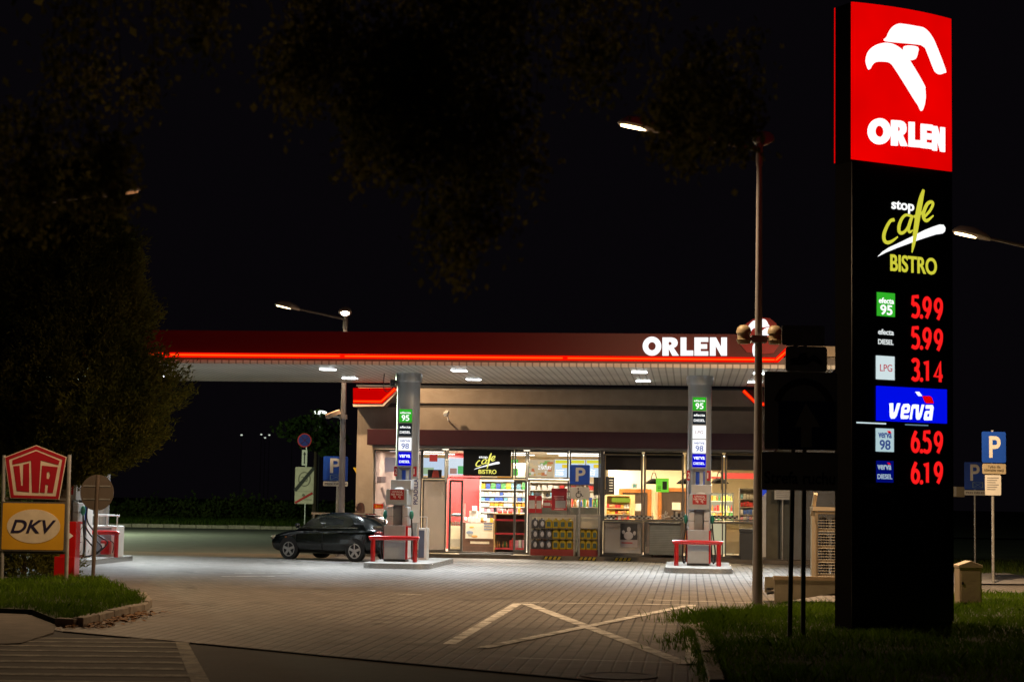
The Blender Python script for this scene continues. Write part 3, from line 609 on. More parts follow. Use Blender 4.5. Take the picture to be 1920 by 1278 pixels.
for i in range(3):
    a = u0 + .2 + i*.1; t.part('hose', MB().tube(smooth([(a, v - .06, 1.5), (a + .02, v - .08, 1.1), (a + .12 + .1*i, v - .1, .75), (a + .5 + .05*i, v - .12, .3 + .12*i), (a + .2, v - .1, .17)], 5), .02, 8), BLACKR, smooth=True)
v = il.y - .6; u0, u1, z0, z1 = STN.rect(164, 985, 218, 1042, v)
t = Thing('air_water_cabinet', 'grey service cabinet with white edge and rail on the far left island', 'service cabinet', STN, ((u0+u1)/2, v, .14))
t.part('cabinet', MB().box(u0, u1, v, v + .7, .14, z1), WHITEP, bevel=.015); t.part('front_panel', MB().box(u0 + .06, u1 - .14, v - .012, v - .001, .2, z1 - .05), mat('panel_grey', (.20, .21, .23), .4))
q = MB(); q.tube([(u0, v + .1, z1 + .28), (u1 - .05, v + .1, z1 + .28), (u1, v + .2, z1 + .26)], .025, 8)
for f in (.02, .3, .62, .97): q.tube([(u0 + f*(u1-u0), v + .1, z1), (u0 + f*(u1-u0), v + .1, z1 + .28)], .02, 8)
t.part('rail', q, WHITEP); t.part('air_sign', MB().box(u1 - .11, u1 - .03, v - .012, v - .001, z1 - .25, z1 - .12), BLUEP)
u0, u1, z0, z1 = STN.rect(164, 1000, 222, 1042, v - .35)
t = Thing('guard_rail', 'red guard rail before the service cabinet on the far left island', 'guard rail', STN, ((u0+u1)/2, v - .35, .14), 'red guard rails')
t.part('rail', MB().tube([(u0 - .3, v - .35, .8), (u1 - .06, v - .35, .8), (u1, v - .35, .77)], .06, 12), REDP, smooth=True); t.part('leg', MB().lathe([(.06, 0), (.06, .62)], (u1 - .06, v - .35, .14), 14), REDP, smooth=True)
ue, _, ze, _ = STN.rect(199, 1015, 205, 1039, v - .15)
t = Thing('fire_extinguisher', 'red fire extinguisher box hanging under the far left guard rail', 'fire extinguisher', STN, (ue, v - .2, ze)); t.part('body', MB().box(ue - .12, ue + .13, v - .3, v - .08, ze, ze + .38), REDP, bevel=.03); t.part('label', MB().box(ue - .1, ue + .0, v - .306, v - .301, ze + .18, ze + .3), WHITEP); t.part('hose', MB().tube(smooth([(ue + .1, v - .2, ze + .38), (ue + .22, v - .2, ze + .3), (ue + .2, v - .2, ze + .05)], 4), .012, 6), BLACKR)
# ------------------------------------------------------------------ the shop
VS = STN.local(G(850, 1036, .12)).y; VB = VS + 9.0; Z0 = .12
def sr(x0, y0, x1, y1, v=None): return STN.rect(x0, y0, x1, y1, VS if v is None else v)
uSL = sr(667, 900, 690, 1000)[0]; uSR = sr(1437, 900, 1470, 1000)[0]; uWL = sr(699, 900, 700, 1000)[0]
STUCCO = mat('stucco', (.36, .305, .245), .85, 0, .1, 2.5, .3); STUCCO2 = mat('stucco_parapet', (.36, .30, .24), .85, 0, .1, 2.5, .3); CREAM = mat('cream_wall', (.80, .70, .48), .7, 0, .05, 1); AWN = mat('wine_red_awning', (.040, .0012, .006), .55, 0, .15, 2)
SHOP = Thing('shop', 'single storey petrol station shop with glazed front and dark wine red awning', 'shop', STN, ((uSL+uSR)/2, VS, 0))
zA0, zA1 = sr(1040, 808, 1042, 838, VS - 1.0)[2:]; zP = sr(1000, 728, 1002, 740)[3]; zG0, zG1 = sr(1000, 758, 1002, 766)[2:]
u_end = uSR + 4.0
SHOP.part('side_wall', MB().box(uSL, uWL, VS - .05, VB, 0, zG0 - .003), STUCCO); SHOP.part('upper_wall', MB().box(uWL + .003, u_end, VS - .05, VS + .25, zA0 + .1, zG0 - .003), STUCCO)
SHOP.part('shadow_groove', MB().box(uSL + .06, u_end, VS + .02, VS + .25, zG0, zG1), mat('band', (.10, .085, .07), .8)); SHOP.part('parapet', MB().box(uSL, u_end, VS - .05, VS + .25, zG1 + .003, zP), STUCCO2)  # recessed groove below the parapet, its shadow darkened into the colour
SHOP.part('coping', MB().box(uSL - .05, u_end, VS - .09, VS + .3, zP + .003, zP + .06), DARKP); SHOP.part('roof', MB().box(uSL + .1, u_end, VS + .26, VB, zG0 - .2, zG0), DARKP)
SHOP.part('rear_wall', MB().box(uWL, u_end, VB, VB + .2, 0, zG0 - .21), CREAM); SHOP.part('side_wall', MB().box(u_end, u_end + .2, VS, VB + .2, 0, zG0 - .21), STUCCO)
SHOP.part('floor', MB().box(uWL + .003, uSR - .003, VS - .02, VB - .003, 0, Z0), mat('shop_floor', (.33, .29, .24), .35, 0, .12, 1.5)); SHOP.part('awning', MB().box(sr(688, 820, 700, 836, VS - 1)[0], uSR + .3, VS - 1.0, VS - .06, zA0, zA1), AWN, bevel=.01)
SHOP.part('awning_soffit', MB().box(uWL + .1, uSR + .2, VS - .95, VS - .07, zA0 - .06, zA0 - .003), mat('awning_soffit', (.16, .15, .145), .6)); zC = zA0 - .08
SHOP.part('ceiling', MB().box(uWL + .003, uSR - .12, VS + .12, VB - .003, zC, zC + .05), mat('shop_ceiling', (.72, .69, .6), .8, 0, .04, 1))
SHOP.part('partition', MB().box(uSR - .1, uSR, VS + .06, VB - .003, 0, zC), CREAM); SHOP.part('threshold', MB().box(uWL + .003, uSR, VS - .06, VS + .1, Z0 + .001, Z0 + .05), FRAME)
LINTEL = SHOP.part('lintel', MB().box(uWL + .003, uSR, VS - .04, VS + .08, zC - .0, zA0 + .09), mat('lintel_grey', (.13, .125, .12), .6))
# pavement before the shop, with kerb and two ramps
vk = STN.local(G(1100, 1050)).y
mb = MB(); mb.box(uSL - .3, u_end, vk, VS - .07, -.02, .115); o = single('shop_pavement', None, None, mb, M_WALK, STN, (0, 0, 0)); o['kind'] = 'structure'
mb = MB(); a = sr(798, 1040, 862, 1046, VS - .1); mb.box(a[0], a[1], vk - .02, VS - .2, .116, .122); b = sr(966, 1040, 1000, 1046, VS - .1); mb.box(b[0], b[1], vk - .02, VS - .2, .116, .122)
o = single('pale_slabs', None, None, mb, mat('pale_slabs', (.33, .27, .17), .8, 0, .2, 3), STN, (0, 0, 0)); o['kind'] = 'structure'
mb = MB(); a = sr(868, 1040, 962, 1046, VS - .1); mb.box(a[0], a[1], vk + .1, VS - .2, .116, .135)
single('door_mat', 'dark ribbed mat on the pavement before the sliding doors', 'door mat', mb, mat('mat_rubber', (.03, .03, .03), .9, 0, .3, 20), STN, (0, 0, 0))
YB = mat('yellow_paint', (.5, .36, .02), .6)
for i, (x0, x1) in enumerate(((1020, 1053), (1086, 1118), (1152, 1184))):
    u0, u1, _, _ = STN.rect(x0, 1044, x1, 1050, vk); q = Thing('wheel_stop', f'low black and yellow striped kerb stop, {("left", "middle", "right")[i]} of the three before the shop', 'kerb stop', STN, ((u0+u1)/2, vk - .1, 0), 'striped kerb stops')
    q.part('bar', MB().box(u0, u1, vk - .12, vk - .01, 0, .12), BLACKR, bevel=.02); y = MB()
    for k in range(4): a = u0 + (k + .25)*(u1-u0)/4; y.prism([(a - .03, .015), (a + .05, .015), (a + .1, .105), (a + .02, .105)], vk - .125, vk - .121)
    q.part('stripes', y, YB)
# glazing
G_CLEAR = glass('clear_pane'); G_FROST = glass('film_pane', (.55, .52, .5), .06, .45, (.40, .37, .35)); G_LOW = glass('grey_film_pane', (.5, .5, .52), .06, .6, (.42, .41, .42))
G_VEIL = glass('veiled_pane', (.62, .58, .60), .06, .22, (.45, .40, .42))
VINYL = foliage_mat('white_vinyl', (.75, .74, .72), (.8, .8, .78), 1, .5)
def window(x0, y0, x1, y1, pane=G_CLEAR, fw=.045, fm=FRAME, v=0.0, nm='window', sill=None, gap=.0):
    u0, u1, z0, z1 = sr(x0, y0, x1, y1); z0 = Z0 + .052 if sill == 'floor' else z0; z1 = min(z1, zC - .003); V = VS + v
    q = MB(); q.box(u0, u0 + fw, V, V + .07, z0, z1); q.box(u1 - fw, u1, V, V + .07, z0, z1); q.box(u0 + fw, u1 - fw, V, V + .07, z0, z0 + fw); q.box(u0 + fw, u1 - fw, V, V + .07, z1 - fw, z1)
    w = SHOP.part(nm, q, fm); SHOP.part('pane', MB().box(u0 + fw, u1 - fw, V + .03, V + .036, z0 + fw, z1 - fw), pane, w); return w
window(700, 842, 745, 1036, G_VEIL, sill='floor'); window(746, 842, 790, 1036, G_VEIL, sill='floor'); window(791, 842, 836.5, 897); window(791, 898.5, 836.5, 1036, G_FROST, sill='floor')
window(838, 842, 963, 897); window(840.5, 899, 867, 1036, nm='sliding_door', v=.09, fw=.07, sill='floor'); window(962, 899, 987, 1036, nm='sliding_door', v=.09, fw=.07, sill='floor')
window(965, 842, 988, 897); window(989.5, 842, 1066, 897); window(989.5, 898.5, 1066, 1036, sill='floor'); window(1067.5, 842, 1124, 1036, sill='floor')
for x0, x1 in ((1131, 1205), (1207, 1282), (1286, 1356), (1359, 1424)):
    window(x0, 851, x1, 976); window(x0, 977.5, x1, 1036, G_LOW if x0 < 1280 else G_CLEAR, sill='floor')
    u0, u1, z0, z1 = sr(x0 + 2, 853, x1 - 2, 881); SHOP.part('blind', MB().box(u0, u1, VS + .12, VS + .15, z0, zC - .004), E_BLACK)
    q = MB(); a, b, c, d = sr(x0, 851, x1, 1030); [q.box(x, x + .035, VS + .075, VS + .11, c + 1.9, d - .05) for x in (a + .03, b - .07)]; q.box(a + .05, b - .07, VS - .012, VS - .001, d - .03, d); SHOP.part('blind_rail', q, mat('warm_metal', (.55, .42, .22), .4, .4))
u0, u1, _, _ = sr(1124.5, 900, 1130.5, 1000); SHOP.part('mullion', MB().box(u0, u1, VS - .05, VS + .12, Z0 + .051, zC - .003), FRAME)
for x in (837.2, 988.8):
    u0, u1, z0, z1 = sr(x - 2.4, 846, x + 2.4, 903); SHOP.part('mullion', MB().box(u0, u1, VS - .03, VS - .002, z0, zC - .1), mat('downlit_mullion', (.6, .58, .52), .4))  # pale strip paints the downlight's shine on the mullion top
    c = (u0 + u1)/2; t = Thing('awning_downlight', f'small round downlight under the awning, {"left" if x < 900 else "right"} of the black cafe sign', 'ceiling lamp', STN, (c, VS - .3, zA0 - .06), 'awning downlights')
    t.part('rim', MB().lathe([(.12, -.03), (.12, -.001)], (c, VS - .3, zA0 - .06), 20), WHITEP); t.part('lens', MB().lathe([(.1, -.045), (.1, -.031)], (c, VS - .3, zA0 - .06), 20), emis('downlight', (1, .9, .7), 3))
    t.light('SPOT', (c, VS - .3, zA0 - .12), 26, (1, .85, .6), .08, spot=110)
u0, u1, z0, z1 = sr(1425, 850, 1437, 1040); SHOP.part('end_post', MB().box(u0, u1 - .01, VS - .04, VS + .05, Z0 + .06, zC - .004), WHITEP)
# black cafe sign over the door
u0, u1, z0, z1 = sr(868.5, 843, 958, 892, VS - .12)
CF = Frame(*STN.world(0, VS - .12)[:2], -5.5)
t = Thing('cafe_sign', 'black box sign with yellow script over the sliding doors', 'sign', CF, ((u0+u1)/2, .07, z0)); t.part('box', MB().box(u0, u1, .01, .075, z0, z1), E_BLACK)
cafe_logo(t, CF, 0, (888, 849, 937, 888), E_WHITE, emis('lit_yellow_bright', (.85, .8, .15), 1.15), t.b)
# red corner fascias of the shop roof
for sgn, poly, led, lab in ((-1, ((662, 727), (744, 727), (718, 755), (662, 756)), ((663, 752), (715, 752.5), (741, 729)), 'red roof corner box with glowing edge line, above the left end of the shop'),
                            (1, ((1391, 730), (1520, 734), (1520, 762), (1419, 761)), ((1394, 732), (1419, 757), (1520, 760)), 'red roof corner box with glowing edge line, behind the dark lamp post')):
    v = VS - .7; P = [STN.loc(*q, v) for q in poly]; b = (P[0][0], v, P[3][1]); t = Thing('corner_fascia', lab, 'fascia', STN, b, 'glowing roof corners')
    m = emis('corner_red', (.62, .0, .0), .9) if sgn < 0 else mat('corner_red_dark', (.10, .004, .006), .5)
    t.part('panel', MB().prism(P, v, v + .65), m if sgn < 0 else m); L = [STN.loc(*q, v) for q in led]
    if sgn < 0: t.part('underside', MB().prism([(P[3][0], P[3][1] - .1), (P[2][0] + .03, P[2][1] - .1), (P[1][0] + .12, P[1][1]), (P[1][0] + .005, P[1][1]), (P[2][0] + .003, P[2][1] - .006), (P[3][0], P[3][1] - .006)], v + .01, v + .65), mat('pale_trim', (.5, .44, .36), .6))
    t.part('led_strip', MB().tube([(x, v - .02, z) for x, z in L], .055, 8, .4), E_LED); t.part('led_tube', MB().tube([(x, v - .05, z) for x, z in L], .018, 6, .4), E_CORE)
# wall camera with bracket
u0, u1, z0, z1 = sr(832, 769, 842, 781, VS - .5); c = (u0+u1)/2
t = Thing('security_camera', 'small pale camera on the beige shop wall above the awning', 'security camera', STN, (c, VS - .05, z0), 'security cameras'); t.part('housing', MB().bar((c, VS - .75, z0 + .06), (c + .02, VS - .4, z0 + .16), .13, .12), WHITEP, bevel=.015); t.part('bracket', MB().tube([(c + .02, VS - .45, z0 + .1), (c + .05, VS - .4, z0 - .1), (c + .1, VS - .052, z0 - .2)], .025, 8), WHITEP)

# ------------------------------------------------------------------ inside the shop
def px_thing(name, label, cat, x0, y0, x1, y1, v, depth, m, group=None, extra=None, bevel=0, stand=False):
    u0, u1, z0, z1 = sr(x0, y0, x1, y1, v); z0 = Z0 + .001 if stand else z0
    t = Thing(name, label, cat, STN, ((u0+u1)/2, v, z0), group); t.part('body', MB().box(u0, u1, v, v + depth, z0, z1), m, bevel=bevel)
    if extra: extra(t, u0, u1, z0, z1)
    return t
def flat(t, nm, u0, u1, z0, z1, v, m, par=None, d=.006): return t.part(nm, MB().box(u0, u1, v - d, v - .001, z0, z1), m, par)
WOODL = mat('light_wood', (.55, .36, .15), .5, 0, .2, 6); WOODD = mat('dark_wood', (.09, .045, .03), .5, 0, .25, 6); BROWN = mat('brown_board', (.12, .06, .04), .5, 0, .15, 4); DOORW = mat('door_wood', (.32, .11, .016), .45, 0, .25, 4); WALLR = mat('red_wall', (.50, .035, .04), .6, 0, .06, 1)
tag(put('red_wall_panel', (lambda a: MB().box(a[0], a[1], VS + 5, VS + 5.1, Z0, zC))(sr(838, 900, 899, 980, VS + 5)).mesh('w'), WALLR), 'red wall panel behind the pastry case', 'wall panel').matrix_world = STN.M
tag(put('partition_wall', (lambda a: MB().box(a[0], a[1], VS + 5, VS + 5.1, Z0, zC))(sr(1140, 880, 1335, 980, VS + 5)).mesh('w'), CREAM), 'cream wall with two brown doors behind the cafe windows', 'wall').matrix_world = STN.M
# ceiling light strips
k = 0
for i, (uu, vv) in enumerate(((-4.2, 1.6), (-1.4, 1.6), (1.0, 1.6), (-4.2, 4.6), (-1.4, 4.3), (1.2, 4.3), (3.6, 2.2), (5.8, 2.2), (7.0, 4.4))):
    c = uu; v = VS + vv
    t = Thing('strip_light', f'long white light strip on the shop ceiling, number of its row unseen', 'ceiling lamp', STN, (c, v, zC), 'light strips on the shop ceiling'); t.root['label'] = 'long white light strip on the shop ceiling'
    t.part('housing', MB().box(c - .9, c + .9, v - .09, v + .09, zC - .05, zC - .002), WHITEP); t.part('diffuser', MB().box(c - .88, c + .88, v - .07, v + .07, zC - .065, zC - .051), emis('strip_lens', (1, .95, .85), 5))
    l = t.light('AREA', (c, v, zC - .075), 330 if uu < 2.5 else 190, (1, .88, .70) if uu < 2.5 else (1, .74, .40), .5); l.data.shape = 'RECTANGLE'; l.data.size = 1.7; l.data.size_y = .14
# goods, each one an object of its own, copies sharing a few meshes
PAL = [(.75, .74, .7), (.55, .04, .04), (.05, .12, .5), (.75, .5, .05), (.1, .4, .12), (.8, .78, .2), (.45, .2, .06), (.7, .3, .4), (.2, .45, .6), (.85, .84, .82), (.03, .03, .04), (.8, .35, .04)]
PM = [mat(f'packet_colour_{"abcdefghijkl"[i]}', c, .4, 0, .15, 8) for i, c in enumerate(PAL)]
PROTO = {}
def proto(kind, mi):
    if (kind, mi) not in PROTO:
        mb = MB()
        if kind == 'bottle': mb.lathe([(.3, 0), (.33, .05), (.33, .55), (.12, .75), (.12, .9), (.15, .9), (.15, 1)], (0, 0, 0), 10)
        elif kind == 'box': mb.box(-.45, .45, -.3, .3, 0, .95)
        else: mb.loft([[(-.4, -.12, 0), (.4, -.12, 0), (.4, .12, 0), (-.4, .12, 0)], [(-.46, -.25, .4), (.46, -.25, .4), (.46, .25, .4), (-.46, .25, .4)], [(-.42, -.04, .96), (.42, -.04, .96), (.42, .04, .96), (-.42, .04, .96)]])
        me = mb.mesh(kind); me.materials.append(PM[mi]); PROTO[(kind, mi)] = me
    return PROTO[(kind, mi)]
def goods(x0, x1, yb, h, n, v, kinds, pal, name, label, cat, group):
    u0, u1, z0, z1 = sr(x0, yb - h, x1, yb, v); w = (u1 - u0) / n
    for i in range(n):
        o = bpy.data.objects.new(name, proto(random.choice(kinds), random.choice(pal))); COL.objects.link(o)
        o.location = STN.world(u0 + (i + .5)*w, v + random.uniform(0, .05), z0 + .001); o.rotation_euler = (0, 0, STN.a + random.uniform(-.1, .1)); o.scale = (w*random.uniform(.85, 1), min(w, .16), (z1 - z0)*random.uniform(.75, 1)); tag(o, label, cat, group)
def shelf_unit(name, label, x0, y0, x1, y1, v, depth, boards, mframe, mboard, back=None, edge=None, stand=True):
    u0, u1, z0, z1 = sr(x0, y0, x1, y1, v); z0 = Z0 + .001 if stand else z0
    t = Thing(name, label, 'shelf', STN, ((u0+u1)/2, v, z0)); q = MB(); q.box(u0, u0 + .04, v, v + depth, z0, z1); q.box(u1 - .04, u1, v, v + depth, z0, z1); q.box(u0 + .04, u1 - .04, v, v + depth, z1 - .04, z1); t.part('frame', q, mframe)
    t.part('back_panel', MB().box(u0 + .041, u1 - .041, v + depth - .03, v + depth - .001, z0, z1 - .041), back or mframe)
    for y in boards:
        zb = STN.loc((x0+x1)/2, y, v)[1]; b = t.part('board', MB().box(u0 + .042, u1 - .042, v - .01, v + depth - .032, zb - .025, zb), mboard)
        if edge: t.part('price_edge', MB().box(u0 + .042, u1 - .042, v - .025, v - .011, zb - .045, zb + .012), edge, b)
    return t
# window displays at the left end
px_thing('wall_screen', 'pale blue lit screen high inside the leftmost window', 'screen', 716, 857, 742, 884, VS + 2.2, .06, emis('screen_blue_dim', (.35, .42, .55), .8))
px_thing('leaflet_box', 'dark red leaflet box with white leaflets inside the leftmost window', 'leaflet holder', 707, 893, 723, 905, VS + .3, .1, mat('leaf_red', (.25, .03, .03), .5), extra=lambda t, a, b, c, d: flat(t, 'leaflet', (a+b)/2, b, c, d, VS + .29, WHITEP))
for i, (x, y, s) in enumerate(((716, 925, .2), (722, 940, -.1), (727, 932, .25), (719, 953, .15), (725, 958, -.2))):
    u0, u1, z0, z1 = sr(x - 3, y - 10, x + 3, y + 6, VS + .35); mb = MB().prism([(u0, z1), (u1 - .03, z1 + .05), (u1 + .06, z0), (u0 + .1, z0 - .04)], VS + .35, VS + .36)
    single('magazine', 'pale magazine fanned in the leftmost window beside the left column', 'magazine', mb, WHITEP if i % 2 else mat('cream_paper', (.75, .66, .5), .6), STN, ((u0+u1)/2, VS + .35, z0), 'magazines in the leftmost window')
t = px_thing('window_sticker', 'small bright red sticker with yellow lettering low on the leftmost window', 'sticker', 700.5, 944, 718.5, 953, VS - .02, .01, emis('sticker_red', (.5, .01, .0), .7)); a = sr(703, 946, 716, 951.5, VS - .02); t.part('lettering', text('24h', a, VS - .021, .002, .02, 0, t.b), mat('sticker_yellow', (.7, .4, .03), .5))
# upper left: screen with landscape, dark sign; frosted pane motif
px_thing('wide_screen', 'bright pale blue menu screen above the frosted pane', 'screen', 790, 858, 833, 891, VS + 1.8, .06, emis('screen_pale', (.55, .68, .85), 1.0), extra=lambda t, a, b, c, d: (flat(t, 'green_hill', a + .03, a + (b-a)*.55, c + .04, c + (d-c)*.45, VS + 1.79, emis('hill_green', (.35, .5, .3), .9)), flat(t, 'price_flag', a + (b-a)*.35, a + (b-a)*.7, d - .12, d + .12, VS + 1.78, emis('flag_red', (.5, .05, .04), .8))))
px_thing('hanging_sign', 'black hanging sign with red crest behind the upper left pane', 'sign', 802, 880, 828, 897, VS + .6, .05, E_BLACK, extra=lambda t, a, b, c, d: t.part('crest', MB().prism([(a + .13, c + .02), (b - .07, c + .02), (b - .12, d - .02), (a + .18, d - .02)], VS + .59, VS + .599), mat('crest_red', (.55, .08, .06), .5)))
px_thing('menu_screen', 'picture menu screen left of the black cafe sign', 'screen', 841, 858, 870, 890, VS + 2.0, .06, emis('screen_white', (.7, .8, .9), 1.0), extra=lambda t, a, b, c, d: (flat(t, 'dish_picture', a + .05, a + .28, c + .04, c + .22, VS + 1.99, emis('dish_red', (.45, .25, .2), .9)), flat(t, 'dish_picture', b - .2, b - .02, c + .04, c + .3, VS + 1.99, emis('dish_green', (.1, .5, .15), .9))))
for i, (x0, y0, x1, y1) in enumerate(((959, 861, 971, 867), (960, 878, 971, 891))): px_thing('green_card', f'bright green card right of the black cafe sign, {("upper", "lower")[i]} of two', 'card', x0, y0, x1, y1, VS + 1.5, .03, emis('card_green', (.10, .62, .08), .9), 'green cards beside the cafe sign')
px_thing('wall_board', 'brown and beige panel between the green cards and the food picture', 'panel', 961, 868, 989, 895, VS + 1.7, .04, mat('beige_board', (.55, .46, .34), .6))
def foodpic(t, a, b, c, d):
    for i in range(26):
        x = random.uniform(a + .03, b - .16); z = random.uniform(c + .03, d - .14); flat(t, 'picture_patch', x, x + random.uniform(.06, .2), z, z + random.uniform(.04, .12), VS + 2.19 - i*.0008, emis(f'food_{"abcdef"[i % 6]}', ((.75, .55, .3), (.6, .2, .08), (.8, .72, .55), (.25, .45, .12), (.85, .8, .7), (.7, .4, .1))[i % 6], .85), d=.002)
t = px_thing('menu_board', 'lit menu board with a colourful food picture over the red posters', 'screen', 984, 861, 1038, 894, VS + 2.2, .06, emis('food_base', (.62, .48, .3), .9), extra=foodpic)
a = sr(1009, 873, 1034, 880, VS + 2.16); t.part('lettering', text('Z NATURY', a, VS + 2.16, .002, .03, 0, t.b), E_WHITE)
for i, (x0, x1, w) in enumerate(((1040, 1068, 'right of the food picture'), (1070, 1097, 'behind the blue parking sign'), (1099, 1127, 'right of the blue parking sign'))):
    px_thing('menu_board', f'lit menu board with yellow heading, {w}', 'screen', x0, 861, x1, 894, VS + 2.2, .06, emis('menu_white', (.62, .78, .95), 1.05), 'lit menu boards', extra=lambda t, a, b, c, d: (flat(t, 'heading', a + .02, b - .02, d - .13, d - .02, VS + 2.19, emis('menu_yellow', (.75, .72, .05), 1)), flat(t, 'price_box', b - .25, b - .08, c + .3, c + .42, VS + 2.19, emis('menu_amber', (.85, .6, .05), 1)), [flat(t, 'text_line', a + .04, b - .2, c + z, c + z + .012, VS + 2.19, mat('menu_ink', (.25, .3, .4), .6)) for z in (.08, .15, .22)]))
px_thing('ceiling_beam', 'cream shelf edge running under the menu boards', 'shelf edge', 990, 897, 1066, 900, VS + 2.0, .1, mat('cream_edge', (.85, .75, .55), .5))
# behind the doors
px_thing('pastry_case', 'cream glass fronted pastry case behind the left door leaf', 'display case', 841, 985, 868, 1034, VS + 2.0, .7, mat('case_cream', (.74, .66, .46), .4), stand=True, extra=lambda t, a, b, c, d: (t.part('glass_top', MB().box(a, b, VS + 2.02, VS + 2.6, d + .001, d + .75), glass('case_glass', (.95, .97, .95))), t.part('shelf', MB().box(a + .02, b - .02, VS + 2.05, VS + 2.55, d + .3, d + .32), WHITEP), t.part('grille', MB().box(a + .08, b - .1, VS + 1.985, VS + 1.999, c + .15, c + .4), mat('grille', (.4, .36, .28), .6)), t.part('tray', MB().ball(((a+b)/2, VS + 2.3, d + .36), (.24, .2, .05), 14, 6), mat('tray_blue', (.4, .6, .75), .4))))
goods(842, 866, 984.5, 9, 5, VS + 2.2, ['bag'], [0, 5, 6, 9], 'pastry', 'small wrapped pastry inside the pastry case', 'pastry', 'pastries in the glass case')
def counter_extra(t, a, b, c, d):
    v = VS + 1.9; f = t.part('front_poster', MB().box(a + .12, b - .02, v - .02, v - .001, c + .43, d - .02), mat('poster_paper', (.82, .76, .62), .6))
    for x, z, w, h, col in ((.14, .62, .24, .13, (.25, .32, .45)), (.3, .5, .22, .09, (.6, .33, .1)), (.16, .55, .16, .1, (.4, .38, .3)), (.2, .8, .16, .06, (.75, .5, .1))): t.part('picture', MB().ball((a + .12 + x, v - .02, c + z), (w/2, .004, h/2), 14, 8), mat('pic%.2f' % x, col, .5), f)
    for i in range(3): flat(t, 'text_line', b - .33, b - .06, c + .9 - i*.09, c + .935 - i*.09, v - .02, mat('menu_ink2', (.18, .25, .4), .6), f)
    flat(t, 'name_strip', a + .28, b - .15, c + .26, c + .34, v, mat('strip_paper', (.75, .68, .55), .5)); flat(t, 'plinth', a, b, c, c + .17, v, WOODD)
px_thing('counter', 'brown sales counter with a pale food poster seen through the doors', 'counter', 866, 979, 926, 1035, VS + 1.9, .7, BROWN, stand=True, extra=counter_extra)
px_thing('till', 'pale till standing on the counter behind the doors', 'till', 880, 957, 895, 979, VS + 2.2, .3, mat('till_grey', (.7, .66, .6), .5), extra=lambda t, a, b, c, d: flat(t, 'slip_box', a + .1, b - .02, d + .0, d + .16, VS + 2.25, WHITEP, d=.1))
goods(870, 925, 978.5, 11, 9, VS + 2.0, ['box', 'bag'], [0, 9, 3, 6], 'snack_packet', 'small pale snack packet on the counter', 'packet', 'packets on the counter')
shelf_unit('wall_shelf', 'tall white shelf of bright packets behind the counter', 899, 900, 989, 1000, VS + 4.4, .4, (917, 929, 939, 949, 960, 973), WHITEP, WHITEP, mat('shelf_back', (.62, .5, .32), .6))
RW = 'shelf of bright packets behind the counter'
for yb, h, n, kinds, pal, nm in ((916.8, 14, 9, ['bag'], [4, 7, 8, 3, 2], 'top'), (928.8, 8, 12, ['box'], [0, 9, 9, 2], 'second'), (938.8, 7, 10, ['box'], [0, 2, 9, 8], 'third'), (948.8, 7, 10, ['bag', 'box'], [9, 3, 0, 11], 'fourth'), (959.8, 9, 14, ['bottle', 'box'], [10, 0, 9, 7], 'fifth'), (972.8, 10, 14, ['box', 'bag'], [0, 9, 1, 10], 'lowest')):
    goods(901, 987, yb, h, n, VS + 4.45, kinds, pal, 'packet', f'small packet on the {nm} row of the white shelf behind the counter', 'packet', f'packets on the {nm} shelf row')
shelf_unit('gondola_shelf', 'brown shelf unit with red price edges behind the right door leaf', 926, 962, 985, 1034, VS + 1.6, .45, (973.5, 999, 1027), WOODL, BROWN, WOODD, mat('red_edge', (.45, .03, .04), .4))
goods(928, 955, 1026.6, 13, 8, VS + 1.62, ['bottle'], [6, 10, 4], 'sauce_bottle', 'small dark bottle on the lowest shelf of the brown shelf unit', 'bottle', 'bottles on the brown shelf unit'); goods(955, 964, 1026.6, 20, 2, VS + 1.62, ['box'], [1], 'red_carton', 'red carton on the lowest shelf of the brown shelf unit', 'carton', 'red cartons'); goods(966, 984, 1026.6, 18, 3, VS + 1.62, ['box'], [0, 7, 11], 'pale_carton', 'pale carton on the lowest shelf beside the right door frame', 'carton', 'pale cartons')
goods(932, 962, 961.5, 8, 3, VS + 1.7, ['bag'], [1], 'red_bag', 'red bag lying on top of the brown shelf unit', 'bag', 'red bags'); goods(969, 977, 961.5, 22, 1, VS + 1.7, ['bottle'], [11], 'orange_bottle', 'orange bottle standing on the brown shelf unit', 'bottle', None)
px_thing('produce_sticker', 'row of orange fruit pictures under the black cafe sign', 'sticker', 932, 893, 960, 897.5, VS + .14, .01, emis('fruit_orange', (.75, .3, .03), .9))
# red posters on the window right of the doors
for i, (x0, y0, x1, y1, w) in enumerate(((991, 928, 1004, 961, 'leftmost of the window posters'), (1005, 929, 1016, 961, 'second of the window posters from the left'), (1018, 938, 1033, 951, 'small square one beside the large poster'))):
    px_thing('poster', f'red and white poster, {w}', 'poster', x0, y0, x1, y1, VS - .02, .012, mat('poster_red', (.50, .02, .03), .45), 'red posters on the shop window', extra=lambda t, a, b, c, d: (flat(t, 'white_field', a + .02, b - .02, c + (d-c)*.25, c + (d-c)*.72, VS - .02, mat('poster_white', (.66, .62, .58), .5)),))
px_thing('poster', 'large dark red poster with white panel on the shop window', 'poster', 1034, 915, 1063, 956, VS - .02, .012, mat('poster_deep_red', (.40, .012, .025), .45), 'red posters on the shop window', extra=lambda t, a, b, c, d: (flat(t, 'white_field', a + .12, b - .04, c + .07, c + .31, VS - .02, mat('poster_grey', (.5, .46, .44), .5)), [flat(t, 'text_line', a + .07 + .02*i, b - .1, d - .26 - .05*i, d - .24 - .05*i, VS - .02, mat('pink_ink', (.75, .45, .45), .5)) for i in range(3)], flat(t, 'text_line', a + .1, b - .1, c + .02, c + .05, VS - .02, mat('pink_ink', (.75, .45, .45), .5))))
